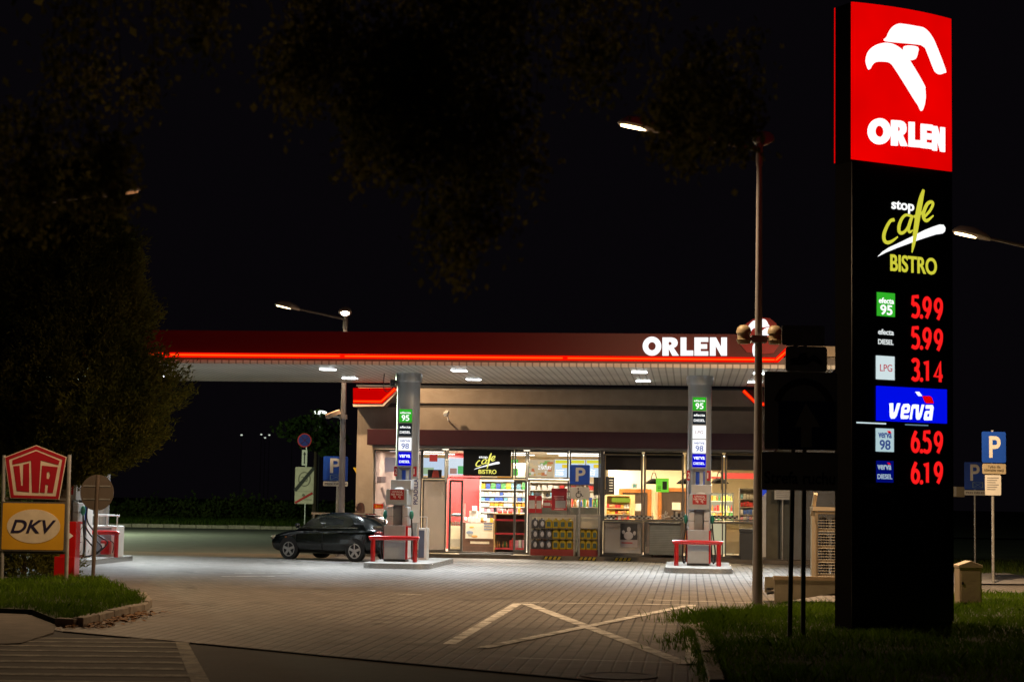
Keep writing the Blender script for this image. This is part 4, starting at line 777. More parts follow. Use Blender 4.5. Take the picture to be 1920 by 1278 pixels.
px_thing('bakery_counter', 'grey counter with white script behind the disabled parking sign', 'counter', 989, 950, 1120, 1035, VS + 1.4, .6, mat('counter_grey', (.17, .18, .16), .5), stand=True)
shelf_unit('back_shelf', 'wide pale shelf behind the grey counter right of the doors', 991, 903, 1126, 1000, VS + 4.2, .4, (918, 932, 945), WHITEP, WHITEP, mat('shelf_back', (.62, .5, .32), .6))
for yb, h, n, pal in ((917.8, 9, 12, [0, 9, 1]), (931.8, 10, 14, [0, 10, 9, 8]), (944.8, 10, 14, [1, 0, 3, 11, 9])): goods(994, 1124, yb, h, n, VS + 4.25, ['box', 'bottle'], pal, 'packet', 'small packet on the wide pale shelf behind the grey counter', 'packet', 'packets on the wide pale shelf')
goods(1070, 1122, 949.8, 20, 9, VS + 1.6, ['bag', 'bottle', 'box'], [4, 1, 6, 2, 11, 0], 'counter_goods', 'colourful packet standing on the grey counter behind the parking sign', 'packet', 'packets on the grey counter')
t = px_thing('dark_board', 'black menu board with fine white lines beside the cafe windows', 'board', 1113, 893, 1152, 928, VS + 3.0, .05, E_BLACK, extra=lambda t, a, b, c, d: [flat(t, 'text_line', a + .75*(b-a), b - .05, d - .12 - i*.09, d - .1 - i*.09, VS + 3.0, mat('chalk', (.5, .5, .48), .6)) for i in range(5)])
# cafe: doors, lamps, sign, bread shelf, chequered band
for i, (x0, y0, x1, y1, w) in enumerate(((1160, 916, 1221, 1030, 'left of the green poster'), (1233, 914, 1292, 1030, 'under the green poster'))):
    u0, u1, z0, z1 = sr(x0, y0, x1, y1, VS + 4.9); t = Thing('interior_door', f'dark glazed door in brown wooden frame, {w}', 'door', STN, ((u0+u1)/2, VS + 4.9, Z0), 'doors on the cream cafe wall'); q = MB(); q.box(u0, u0 + .13, VS + 4.88, VS + 4.99, Z0, z1); q.box(u1 - .13, u1, VS + 4.88, VS + 4.99, Z0, z1); q.box(u0 + .13, u1 - .13, VS + 4.88, VS + 4.99, z1 - .13, z1); t.part('frame', q, DOORW); t.part('leaf', MB().box(u0 + .131, u1 - .131, VS + 4.92, VS + 4.97, Z0, z1 - .131), mat('door_dark', (.06, .04, .03), .3))
    flat(t, 'notice', (u0+u1)/2 - .05, (u0+u1)/2 + .25, z1 - .75, z1 - .5, VS + 4.92, mat('notice_paper', (.65, .6, .5), .6))
    if i == 0: flat(t, 'open_leaf', u0 + .15, u0 + .55, Z0 + .1, z1 - .2, VS + 4.9, WOODL)
def pendant(px, py, v, label):
    u, z = STN.loc(px, py, v); t = Thing('pendant_lamp', label, 'pendant lamp', STN, (u, v, z), 'black pendant lamps in the cafe'); t.part('shade', MB().lathe([(.3, 0), (.29, .03), (.17, .13), (.06, .18)], (u, v, z), 20), mat('matt_black', (.012, .011, .010), .95, spec=.1), smooth=True)
    t.part('yoke', MB().tube([(u - .1, v, z + .14), (u - .04, v, z + .36), (u + .04, v, z + .36), (u + .1, v, z + .14)], .016, 6), E_BLACK); t.part('cord', MB().tube([(u, v, z + .36), (u, v, zC)], .008, 6), E_BLACK)
pendant(1226, 907, VS + 1.5, 'black pendant lamp beside the green poster'); pendant(1285, 907, VS + 1.5, 'black pendant lamp left of the right column, partly hidden'); pendant(1349, 906, VS + 1.5, 'black pendant lamp above the juice shelf')
def greenposter(t, a, b, c, d):
    flat(t, 'portrait', b - .2, b - .06, c + .08, d - .1, VS + .13, mat('poster_dark', (.03, .06, .03), .5))
    for k in range(3): flat(t, 'text_line', a + .05, a + .16, c + .06 + .05*k, c + .08 + .05*k, VS + .13, I_BLACK)
px_thing('poster', 'bright green poster hanging in the cafe window', 'poster', 1230, 896, 1254, 922, VS + .14, .01, emis('poster_green', (.22, .72, .05), .95), extra=greenposter)
px_thing('exit_sign', 'small pale exit sign on the cream wall above the left cafe door', 'exit sign', 1186, 906, 1194, 914, VS + 4.8, .03, emis('exit_pale', (.5, .55, .45), .8), extra=lambda t, a, b, c, d: flat(t, 'arrow', a + .04, b - .04, c + .05, d - .05, VS + 4.8, mat('exit_green', (.02, .2, .08), .5)))
shelf_unit('bread_stand', 'wooden bread stand with green heading beside the left cafe door', 1135, 927, 1182, 1030, VS + 2.5, .4, (952, 963, 974), WOODL, WOODL, mat('bread_back', (.62, .44, .22), .5)); a = sr(1147, 933, 1182, 941, VS + 2.49)
single('heading_card', 'lime green heading card on the wooden bread stand', 'card', MB().box(a[0], a[1], VS + 2.46, VS + 2.475, a[2], a[3]), emis('heading_green', (.45, .55, .05), .8), STN, (a[0], VS + 2.46, a[2]))
for yb in (951.8, 962.8, 973.8): goods(1137, 1180, yb, 8, 8, VS + 2.53, ['bag', 'box'], [6, 11, 0, 3, 1], 'bread_packet', 'wrapped bread packet on the wooden stand', 'packet', 'packets on the bread stand')
def script_on(px_box, label):
    fr = Frame(*STN.world(0, VS - .012)[:2], -5.5); u, z = fr.loc(px_box[0], px_box[3]); tf = lambda p: fit([p], (240, 812, 530, 1100), px_box)[0]
    mb = strokes(fr, 0, CAFE, tf, .2); bmesh.ops.translate(mb.bm, verts=mb.bm.verts, vec=(0, 0, 0)); t = Thing('window_script', label, 'window lettering', fr, (u, 0, z)); t.part('script', mb, VINYL); t.part('swoosh', shape([[fr.loc(*tf(p), 0) for p in SWOOSH]], 0, .002, t.b), VINYL)
for b, l in (((1158, 960, 1176, 974), 'white cafe script on the window beside the bread stand'), ((1233, 957, 1256, 975), 'white cafe script on the window under the green poster'), ((1392, 962, 1408, 975), 'white cafe script on the window near the dark lamp post')): script_on(b, l)
for x0, x1, l in ((1133, 1156, 'left of the first cafe script'), (1180, 1222, 'before the left cafe door'), (1258, 1284, 'right of the middle cafe script'), (1333, 1384, 'below the juice shelf')):
    u0, u1, z0, z1 = sr(x0, 966, x1, 972, VS - .012); n = max(4, round((u1-u0)/.07)); w = MB(); k = MB()
    for i in range(n):
        for j in range(2): (w if (i+j) % 2 else k).box(u0 + i*(u1-u0)/n, u0 + (i+1)*(u1-u0)/n, VS - .012, VS - .002, z0 + j*(z1-z0)/2, z0 + (j+1)*(z1-z0)/2)
    t = Thing('chequered_band', f'black and white chequered band on the cafe window, {l}', 'window band', STN, (u0, VS, z0), 'chequered window bands'); t.part('white_squares', w, VINYL); t.part('black_squares', k, I_BLACK)
px_thing('window_ledge', 'pale counter ledge behind the lower cafe windows', 'ledge', 1131, 976, 1424, 980, VS + .15, .35, mat('ledge_cream', (.75, .66, .48), .5))
goods(1262, 1284, 975.8, 20, 5, VS + .25, ['box'], [10, 0, 9], 'cup_stack', 'stack of white cups on the ledge left of the right pump', 'cups', 'stacked cups on the cafe ledge'); goods(1222, 1226, 975.8, 17, 1, VS + .25, ['bottle'], [10], 'ledge_bottle', 'slim dark bottle on the cafe window ledge', 'bottle', None)
shelf_unit('juice_shelf', 'white chilled shelf of juices right of the right pump', 1330, 923, 1376, 1030, VS + 4.3, .4, (938.5, 958, 966, 976), mat('fridge_dark', (.12, .12, .11), .4), WHITEP, emis('fridge_glow', (.9, .82, .5), .55))
for yb, h, n, pal in ((938.3, 12, 9, [3, 11, 4, 5, 1]), (957.8, 13, 8, [0, 11, 5, 1, 9]), (965.8, 6, 10, [3, 4, 5, 11]), (975.8, 8, 10, [4, 5, 0])): goods(1333, 1374, yb, h, n, VS + 4.33, ['bottle', 'box'], pal, 'juice_bottle', 'bright juice bottle on the chilled shelf', 'bottle', 'juice bottles')
px_thing('red_valance', 'red band with pale pictures above the juice shelf', 'panel', 1330, 886, 1424, 897, VS + 4.2, .06, mat('valance_red', (.45, .03, .04), .5), extra=lambda t, a, b, c, d: flat(t, 'picture', a, a + .45, c + .06, d + .02, VS + 4.2, mat('pale_picture', (.75, .6, .5), .5)))
px_thing('cream_block', 'cream low wall between the right pump and the dark cabinet', 'low wall', 1361, 979, 1386, 1037, VS + .7, .2, CREAM)
shelf_unit('magazine_stand', 'grey stand of magazines and toys behind the dark cabinet', 1386, 915, 1418, 1000, VS + 2.0, .4, (935, 950, 964, 977), mat('stand_grey', (.2, .2, .2), .5), mat('stand_board', (.35, .33, .3), .5), mat('stand_back', (.4, .38, .33), .5))
for yb, pal in ((934.8, [0, 9, 8]), (949.8, [1, 3, 1]), (963.8, [2, 9, 0]), (976.8, [0, 2, 7])): goods(1388, 1416, yb, 11, 5, VS + 2.03, ['box', 'bag'], pal, 'magazine', 'colourful packet on the grey magazine stand', 'packet', 'packets on the magazine stand')
# outside, against the shop front
JUG = {}
def jug(kind):
    if kind not in JUG:
        a = MB().loft([[(x*w, y*d, z) for x, y in ((-1,-.7),(-.7,-1),(.7,-1),(1,-.7),(1,.7),(.7,1),(-.7,1),(-1,.7))] for z, w, d in ((0,.085,.06),(.02,.095,.07),(.2,.095,.07),(.25,.07,.06),(.27,.025,.025))]); a.lathe([(.028, .27), (.028, .3)], (0, 0, 0), 10)
        lb = MB().box(-.055, .055, -.076, -.0705, .05, .19) if kind == 'yellow' else MB().ball((.02, -.066, .13), (.055, .012, .085), 12, 8)
        r = bpy.data.objects.new('fluid_jug', a.mesh('fluid_jug')); COL.objects.link(r)
        r.data.materials.append(mat('jug_yellow', (.46, .33, .01), .4, 0, .12, 6) if kind == 'yellow' else mat('jug_dark', (.07, .07, .08), .4)); put('label', lb.mesh('label'), mat('jug_label_blue', (.05, .10, .09), .5) if kind == 'yellow' else mat('jug_label_grey', (.5, .5, .54), .5), r); JUG[kind] = [r, 0]
    e = JUG[kind]; e[1] += 1
    return e[0] if e[1] == 1 else copy_tree(e[0])
def rack(x0, y0, x1, y1, v, label, rows):
    u0, u1, z0, z1 = sr(x0, y0, x1, y1, v); z0 = .116; t = Thing('display_rack', label, 'display rack', STN, ((u0+u1)/2, v, z0), 'racks of washer fluid')
    q = MB(); [q.box(a, a + .045, b, b + .045, z0, z1) for a in (u0, u1 - .045) for b in (v, v + .45)]; q.box(u0 + .045, u1 - .045, v, v + .04, z1 - .08, z1); t.part('frame', q, mat('rack_metal', (.45, .42, .38), .4, .5)); t.part('base', MB().box(u0 + .046, u1 - .046, v - .01, v + .48, z0, z0 + .2), mat('rack_red', (.26, .03, .025), .5)); t.part('back_panel', MB().box(u0 + .046, u1 - .046, v + .47, v + .49, z0 + .201, z1), mat('rack_back', (.6, .55, .42), .6))
    h = (z1 - z0 - .3) / 3
    for i, (kinds) in enumerate(rows):
        zb = z0 + .2 + (2 - i)*h
        if i < 2: t.part('shelf', MB().box(u0 + .046, u1 - .046, v + .01, v + .46, zb - .012, zb), mat('rack_shelf', (.2, .19, .18), .5))
        n = len(kinds)
        for k, c in enumerate(kinds):
            if c == ' ': continue
            o = jug('yellow' if c == 'y' else 'grey'); o.location = STN.world(u0 + .06 + (k + .5)*(u1 - u0 - .12)/n, v + .12, zb + .002); o.rotation_euler = (0, 0, STN.a); s = h*.95/.3; o.scale = ((u1-u0-.12)/n/.2, 1.2, s)
            tag(o, f'{"yellow" if c == "y" else "grey"} jug on the {("top", "middle", "bottom")[i]} row of the {"wide" if n > 4 else "narrow"} rack', 'jug', f'{"yellow" if c == "y" else "grey"} jugs, {("top", "middle", "bottom")[i]} row, {"wide" if n > 4 else "narrow"} rack')
rack(992, 964, 1078, 1041, VS - .75, 'wide red based rack of grey and yellow jugs right of the doors', ('ggyyyy', 'gggyyy', 'gggyyy'))
rack(1083, 964, 1124, 1041, VS - .75, 'narrow red based rack of yellow jugs behind the disabled parking sign', ('   ', 'yyy', 'yyy'))
px_thing('poster', 'black and white poster with pale figure low on the cafe window', 'poster', 1163, 981, 1195, 1025, VS - .03, .015, mat('poster_black', (.03, .03, .035), .5), extra=lambda t, a, b, c, d: (flat(t, 'text_field', a, b, c, c + .23, VS - .03, mat('poster_pale', (.42, .38, .4), .5)), t.part('figure', MB().ball(((a+b)/2, VS - .036, c + .56), (.06, .003, .08), 12, 8).ball(((a+b)/2 - .01, VS - .0365, c + .36), (.15, .003, .13), 14, 8).ball((a + .1, VS - .0362, c + .47), (.05, .003, .06), 10, 6).ball((b - .09, VS - .0362, c + .44), (.05, .003, .07), 10, 6), mat('poster_figure', (.5, .48, .5), .5)), flat(t, 'text_line', a + .04, b - .15, c + .12, c + .15, VS - .037, I_RED)))
u0, u1, z0, z1 = sr(1217, 979, 1276, 1040, VS - .7); v = VS - .7
t = Thing('ice_chest', 'grey slatted chest with dark lid in front of the cafe window', 'chest', STN, ((u0+u1)/2, v, .116)); t.part('body', MB().box(u0, u1, v, v + .6, .2, z1 - .08), mat('chest_grey', (.2, .22, .21), .5, .3), bevel=.01); t.part('lid', MB().box(u0 - .02, u1 + .02, v - .03, v + .62, z1 - .079, z1), DARKP, bevel=.02)
q = MB(); k = z0 + .15
while k < z1 - .25: q.box(u0 + .02, u1 - .02, v - .012, v - .001, k, k + .028); k += .055
t.part('slats', q, mat('slat_grey', (.27, .29, .28), .45, .4)); q = MB(); [q.lathe([(.05, -.02), (.05, .02)], (x, v + .1, .166), 10, 'x') for x in (u0 + .1, u1 - .1)]; t.part('castors', q, BLACKR)
u0, u1, z0, z1 = sr(1387, 991, 1414, 1046, VS - 1.1); v = VS - 1.1
t = Thing('waste_bin', 'dark grey tall bin by the shop beside the dark lamp post', 'bin', STN, ((u0+u1)/2, v, .0)); t.part('body', MB().box(u0, u1, v, v + .5, .01, z1 - .12), mat('bin_grey', (.05, .055, .06), .5), bevel=.02); t.part('lid', MB().box(u0 - .015, u1 + .015, v - .015, v + .515, z1 - .119, z1), DARKP, bevel=.02)
# garage side at the right: shutter, pier, notice
SHUT = mat('shutter_grey', (.17, .18, .19), .5, .2, .15, 2)
u0 = uSR + .35; SHOP.part('pier', MB().box(uSR + .003, u0, VS - .04, VS + .3, 0, zA0 + .09), mat('grey_pier', (.14, .13, .09), .8, 0, .2, 3))
q = MB(); z = .1
while z < 2.9: q.prism([(0, z), (.0, z + .085), (.0, z + .09)], 0, .01) if False else q.box(u0 + .4, u_end, VS + .06, VS + .09 + .0, z, z + .082); z += .09
q.box(u0 + .4, u_end, VS + .10, VS + .16, .1, zA0 + .09); SHOP.part('shutter', q, SHUT); SHOP.part('shutter_rail', MB().box(u0 + .003, u0 + .397, VS + .05, VS + .2, 0, zA0 + .09), mat('rail_grey', (.10, .11, .10), .6))
u0, u1, z0, z1 = sr(1452, 914, 1488, 936, VS - .5); v = VS - .5
t = Thing('notice_sign', 'small white notice on a thin post before the garage shutter', 'notice', STN, ((u0+u1)/2, v, .116)); t.part('board', MB().box(u0, u1, v - .02, v, z0, z1), mat('notice_white', (.62, .62, .58), .5)); t.part('post', MB().lathe([(.025, 0), (.025, z0 + .2)], ((u0+u1)/2 - .04, v + .03, .116), 10), STEEL); q = MB(); [q.box(u0 + .06, u1 - .06 - .05*(i % 2), v - .024, v - .021, z1 - .07 - .06*i, z1 - .05 - .06*i) for i in range(5)]; t.part('text_lines', q, mat('grey_ink', (.2, .2, .2), .6))
px_thing('blue_panel', 'small blue and white lit panel beside the dark lamp post', 'panel', 1428, 917, 1437, 930, VS - .06, .015, emis('panel_blue', (.03, .06, .45), 1), extra=lambda t, a, b, c, d: t.part('white_triangle', MB().prism([(a + .02, c), (b, c), (b, c + .12)], VS - .066, VS - .061), WHITEP))
# ------------------------------------------------------------------ price tower
pa = atY(1597, 1188, 27.0); PY = Frame(pa.x, 27.0, 28)
wR = PY.loc(1786, 600)[0]; zTop = PY.loc(1600, 4)[1]; z_b0, z_b1 = PY.loc(1597, 298)[1], zTop; TH = .42
SAG = .10
def arc(x, f=1): return -SAG * f * (1 - ((x - wR/2) / (wR/2))**2)
T = Thing('price_tower', 'tall dark price tower with glowing red emblem panel on top', 'price sign', PY, (wR/2, .2, 0))
T.part('body', MB().box(.015, wR - .015, .012, TH - .012, .0, z_b0 - .031), mat('tower_black', (.008, .0075, .008), .85, 0, .2, 1.5, spec=.08))
T.part('plinth', MB().box(.1, wR - .1, .04, TH - .04, -.05, .16), mat('tower_plinth', (.03, .03, .028), .8))
fp = T.part('front_skin', MB().box(.0, wR, -.004, .011, .17, z_b0 - .03), mat('tower_skin', (.008, .008, .0085), .25, 0, .3, 1.2))
q = MB(); [q.box(.003, wR - .003, -.0065, -.0042, z, z + .012) for z in (z_b0 - 1.75, PY.loc(1700, 725)[1] + .02, PY.loc(1700, 915)[1], 1.0)]; T.part('seams', q, mat('seam', (.03, .03, .03), .5), fp)
def panel(name, y0, s):
    xs = [wR * k / 16 for k in range(17)]; f = [(x, y0 + s*(-arc(x)) ) for x in xs]
    poly = f + [(wR, y0 - s*.025), (0, y0 - s*.025)]
    return T.part(name, MB().slab(poly, z_b0, z_b1), E_RED, smooth=False)
bp = panel('emblem_panel', 0 + .0 - .0, -1); panel('rear_emblem_panel', TH, 1)
T.part('cap', MB().box(.0, wR, .027, TH - .027, z_b0 - .03, z_b1), mat('cap_dark', (.006, .004, .004), .9, spec=.05))
def bent(me):                                     # let a flat outline follow the bowed panel
    n = len(me.vertices); a = np.empty(n*3, np.float32); me.vertices.foreach_get('co', a); a = a.reshape(-1, 3); x = a[:,0] + T.b.x
    a[:,1] += -SAG * (1 - ((x - wR/2)/(wR/2))**2); me.vertices.foreach_set('co', a.ravel()); me.update(); return me
tf = lambda p: (1540 + .4382*p[0], .4382*p[1])
for lp in (BIRD_WING, BIRD_BEAK, BIRD_EYE):
    T.part('emblem', bent(shape([[PY.loc(*tf(q), -.05) for q in smooth(lp, 4, True)]], -.004, .014, T.b)), E_WHITE, bp)
for ch, quad in zip('ORLEN', (((197,507),(286,510),(286,622),(197,618)), ((289,517),(355,523),(355,629),(289,625)), ((362,525),(412,528),(412,634),(362,630)), ((415,533),(466,537),(466,640),(415,635)), ((468,541),(527,547),(527,651),(468,645)))):
    def bl(a, b):
        t = [quad[0][i]*(1-a) + quad[1][i]*a for i in (0, 1)]; u = [quad[3][i]*(1-a) + quad[2][i]*a for i in (0, 1)]; return [t[i]*(1-b) + u[i]*b for i in (0, 1)]
    T.part('letter', bent(shape([[PY.loc(*tf(bl(a, b)), -.05) for a, b in lp] for lp in letter(ch)], -.004, .014, T.b)), E_WHITE, bp)
cafe_logo(T, PY, -.006, (1645.2, 355.8, 1772.2, 512.7), E_WHITE, E_YEL, T.b)
cr = lambda x0, y0, x1, y1: PY.rect(1540 + .3442*x0, 520 + .3442*y0, 1540 + .3442*x1, 520 + .3442*y1)
def tile(box, m, items):
    u0, u1, z0, z1 = cr(*box); q = T.part('fuel_tile', MB().box(u0, u1, -.022, -.0045, z0, z1), m)
    for s, bx, ink, b in items: T.part('lettering', text(s, cr(*bx), -.0225, .002, b, 0, T.b), ink, q)
D_W = emis('lit_letters', (.75, .8, .8), 1)
tile((301, 84, 396, 212), E_GREEN, [('efecta', (308, 112, 390, 143), E_WHITE, .02), ('95', (316, 150, 381, 205), E_WHITE, .035)])
tile((301, 270, 392, 375), mat('tile_off', (.01, .01, .012), .4), [('efecta', (304, 283, 389, 313), D_W, .02), ('DIESEL', (304, 338, 387, 366), D_W, .02)])
tile((296, 428, 394, 556), E_PAPER, [('LPG', (314, 474, 380, 512), emis('lpg_red', (.45, .02, .04), 1), .0)])
tile((295, 822, 390, 948), emis('tile_grey', (.42, .58, .62), 1), [('verva', (305, 845, 377, 874), emis('verva_navy', (.03, .06, .22), 1), .03), ('98', (312, 884, 371, 938), emis('verva_navy', (.03, .06, .22), 1), .02)])
tile((298, 998, 388, 1115), E_NAVY, [('verva', (300, 1020, 375, 1046), emis('dim_letters', (.35, .45, .55), 1), .03), ('DIESEL', (300, 1070, 380, 1097), emis('dim_letters', (.35, .45, .55), 1), .02)])
for bx in ((352, 835, 376, 848), (352, 1008, 372, 1018)):
    u0, u1, z0, z1 = cr(*bx); T.part('red_mark', MB().prism([(u0, z1), (u1 - .02, z1), (u1, z0), (u0 + .03, z0)], -.026, -.0226), E_RED)
u0, u1, z0, z1 = cr(297, 600, 677, 787); vp = T.part('blue_panel', MB().box(u0, u1, -.03, -.0045, z0, z1), emis('verva_blue', (.0, .004, .80), 1.0, True))
# slanted rounded lower-case letters of the blue panel
def slant(box, loops):
    x0, y0, x1, y1 = box; return [[PY.loc(1540 + .3442*(x0 + a*(x1-x0) + (1-b)*.10*(y1-y0)), 520 + .3442*(y0 + b*(y1-y0)), -.031) for a, b in lp] for lp in loops]
LV = [[(0,0),(.34,0),(.42,.55),(.46,.62),(.56,.55),(.70,0),(1.0,0),(.78,.8),(.6,1),(.3,1),(.16,.85)]]
LE = [[(.0,.25),(.2,.02),(.8,.0),(1,.15),(.98,.5),(.85,.62),(.32,.62),(.32,.76),(.95,.76),(.92,.95),(.8,1),(.1,1),(0,.85)], [(.33,.4),(.68,.4),(.7,.22),(.36,.24)]]
LR = [[(.0,1),(.12,.2),(.3,.02),(1,.0),(.95,.28),(.55,.28),(.48,.4),(.42,1)]]
LA = [[(.1,.0),(.85,.0),(1,.15),(.95,1),(.1,1),(0,.88),(.05,.5),(.18,.38),(.62,.38),(.64,.24),(.1,.24)], [(.36,.58),(.36,.78),(.6,.78),(.62,.58)]]
for lp, b in ((LV, (362, 684, 422, 768)), (LE, (430, 687, 476, 770)), (LR, (480, 690, 508, 772)), (LV, (506, 692, 552, 774)), (LA, (556, 694, 604, 777))): T.part('letter', shape(slant(b, lp), -.0305, .003, T.b), E_WHITE, vp)
for pts, m in (([(511,622),(532,622),(549,645),(528,645)], E_WHITE), ([(550,645),(590,645),(602,655),(612,685),(572,685),(562,675)], E_RED)): T.part('diamond', shape([[PY.loc(1540 + .3442*x, 520 + .3442*y, -.031) for x, y in pts]], -.0305, .003, T.b), m, vp)
u0, u1, z0, z1 = cr(190, 789, 350, 796); T.part('light_reflection', MB().box(max(u0, .01), u1, -.012, -.0045, z0, z1), emis('reflection_white', (.7, .85, .9), .9)); u0, u1, z0, z1 = cr(455, 800, 580, 806); T.part('light_reflection', MB().box(u0, u1, -.012, -.0045, z0, z1), emis('reflection_dim', (.2, .35, .45), .6))  # glowing strips stand in for light reflected below the blue panel
el = lambda cx, cy, rx, ry, a0, a1, n=14: [(cx + rx*math.cos(R(a0 + (a1-a0)*k/n)), cy + ry*math.sin(R(a0 + (a1-a0)*k/n))) for k in range(n+1)]
DIG = {'5': [[(.88,.0),(.2,.0),(.14,.42)], smooth([(.14,.42),(.5,.36),(.82,.5),(.9,.7),(.78,.92),(.45,1.0),(.06,.92)], 4)], '9': [el(.5,.3,.4,.3,0,360,24), smooth([(.9,.32),(.8,.62),(.42,1.0)], 5)], '6': [el(.5,.7,.4,.3,0,360,24), smooth([(.1,.68),(.2,.38),(.58,.0)], 5)],
       '3': [smooth([(.1,.1),(.35,.0),(.75,.05),(.85,.22),(.7,.42),(.4,.47)], 4), smooth([(.4,.47),(.78,.55),(.9,.75),(.75,.95),(.4,1),(.08,.9)], 4)], '1': [[(.15,.14),(.55,.0),(.55,1)]], '4': [[(.72,1),(.72,.0),(.02,.72),(1,.72)]]}
ROWS = [('599', 105, 113, 121, 108), ('599', 274, 281, 289, 108), ('314', 448, 454, 461, 108), ('659', 837, 841, 846, 108), ('619', 1006, 1008, 1011, 108)]
for s, *ys, h in ROWS:
    dsp = T.part('price_display', MB().box(*cr(430, ys[0] - 14, 678, ys[2] + h + 8)[:2], -.012, -.0045, *cr(430, ys[0] - 14, 678, ys[2] + h + 8)[2:]), E_BLACK)
    for ch, x0, y in zip(s, (491, 554, 616), ys):
        q = MB(); W_ = 43
        for st in DIG[ch]:
            P = [PY.loc(1540 + .3442*(x0 + a*W_), 520 + .3442*(y + b*h), -.016) for a, b in st]; q.tube([(a, -.018, b) for a, b in P],   .029, 8, .25)
        T.part('digit', q, E_DIGIT, dsp)
    x, z = PY.loc(1540 + .3442*545, 520 + .3442*(ys[0] + h), -.016); T.part('point', MB().ball((x, -.018, z), (.034, .008, .034), 10, 6), E_DIGIT, dsp)
for u, z, w in ((.25, 2.13, .2), (.5, 2.05, .18), (.85, 2.16, .2), (1.45, 2.1, .12)): T.part('sticker', MB().box(u, u + w, -.0075, -.0045, z, z + .05), mat('sticker_dim', (.10, .09, .08), .6))

# ------------------------------------------------------------------ signs
def sheet_sign(fr, T, nm, x0, y0, x1, y1, m, y=0.0, d=.012, r=.03, rim=None):
    u0, u1, z0, z1 = fr.rect(x0, y0, x1, y1, y); P = []
    for cx, cz, a in ((u1-r, z1-r, 0), (u0+r, z1-r, 90), (u0+r, z0+r, 180), (u1-r, z0+r, 270)): P += [(cx + r*math.cos(R(a + 18*k)), cz + r*math.sin(R(a + 18*k))) for k in range(6)]
    o = T.part(nm, MB().prism(P, y, y + d), m); return o, (u0, u1, z0, z1)
SIGNB = mat('sign_blue', (.010, .065, .42), .35, 0, .06, 3); SIGNW = mat('sign_white', (.66, .64, .58), .4, 0, .06, 3); SIGNC = mat('sign_cream', (.36, .30, .19), .5, 0, .08, 4); SIGNR = mat('sign_red', (.45, .015, .02), .4)
def post(T, u, y, z1, r=.03, m=STEEL, lean=0): return T.part('post', MB().tube([(u + lean, y, -.05), (u, y, z1)], r, 12), m, smooth=True)
def park_P(T, fr, box, par, y=0.0, T2=None):
    u0, u1, z0, z1 = fr.rect(*box, y); w, h = u1-u0, z1-z0
    return T.part('letter_p', text('P', (u0 + .30*w, u0 + .78*w, z0 + .16*h, z0 + .86*h), y - .0005, .002, .035, 0, T.b), SIGNW, par)
# two-post direction sign, dark side to the view
g = G(1500, 1208); DS = Frame(g.x, g.y, 4); T = Thing('direction_sign', 'large unlit sign board on two dark posts with a blue arrow square', 'road sign', DS, (0, 0, 0))
DK = mat('sign_board_dull', (.45, .42, .36), .7, 0, .12, 3); DKP = mat('post_dark', (.05, .045, .05), .6, .2)
for (xa, ya, xb) in ((1482, 1200, 1492), (1507, 1214, 1511)):
    a, b = DS.loc(xa, ya), DS.loc(xb, 640); T.part('post', MB().tube([(a[0], .05, 0), (b[0], .05, b[1])], .033, 12), DKP, smooth=True)
p, bx = sheet_sign(DS, T, 'board', 1433, 697, 1570, 843, DK); b2, bb = sheet_sign(DS, T, 'text_board', 1428, 847, 1571, 919, DK); b3, b3b = sheet_sign(DS, T, 'upper_board', 1473, 649, 1551, 697, DK, -.004, r=.05); b4, _ = sheet_sign(DS, T, 'top_board', 1466, 610, 1546, 647, DK, -.002, r=.03)
u0, u1, z0, z1 = DS.rect(1460, 752, 1567, 862, -.014); bl = T.part('blue_square', MB().box(u0, u1, -.013, -.0005, max(z0, bx[2] + .01), z1), mat('sign_blue_dull', (.02, .03, .14), .6), p)
T.part('arrow', shape([[DS.loc(x, y, -.016) for x, y in ((1511, 755), (1538, 800), (1522, 800), (1522, 838), (1502, 838), (1502, 800), (1490, 800))]], -.0135, .002, T.b), DK, bl)
xc, zc = DS.loc(1507, 768, 0); T.part('ring', MB().tube([(xc + .38*math.cos(R(a)), -.006, zc + .38*math.sin(R(a))) for a in range(12, 170, 8)], .045, 8, .1), mat('ring_dull', (.06, .015, .015), .7), p)
T.part('lettering', text('Strefa ruchu', DS.rect(1433, 884, 1566, 907, 0), -.0005, .002, .03, 0, T.b), I_BLACK, b2)
T.part('tow_truck', shape([[DS.loc(x, y, -.005) for x, y in ((1482, 684), (1482, 672), (1496, 670), (1500, 662), (1512, 662), (1514, 672), (1526, 664), (1542, 678), (1540, 684), (1524, 676), (1514, 684))]], -.0045, .002, T.b), I_BLACK, b3)
# parking signs right of the tower
g = G(1864, 1096); F1 = Frame(g.x, g.y, 6); T = Thing('parking_sign', 'blue P sign with cream and white plates, nearer one right of the price tower', 'parking sign', F1, (0, 0, 0))
post(T, 0, .06, F1.loc(1862, 806)[1], .035); s, _ = sheet_sign(F1, T, 'panel', 1841, 809, 1886, 867, SIGNB, r=.04); park_P(T, F1, (1841, 809, 1886, 867), s); s2, b = sheet_sign(F1, T, 'plate', 1842, 869, 1886, 888, SIGNC); T.part('lettering', text('Tylko dla\nklientów stacji', (b[0] + .05, b[1] - .05, b[2] + .04, b[3] - .04), -.0005, .002, .01, 0, T.b), I_BLACK, s2)
s3, b = sheet_sign(F1, T, 'plate', 1847, 890, 1877, 928, SIGNW, .002); q = MB(); [q.box(b[0] + .05, b[1] - .06 - .04*(i % 3), -.002, .0015, b[3] - .08 - i*.055, b[3] - .06 - i*.055) for i in range(6)]; T.part('text_lines', q, mat('grey_ink', (.2, .2, .2), .6), s3)
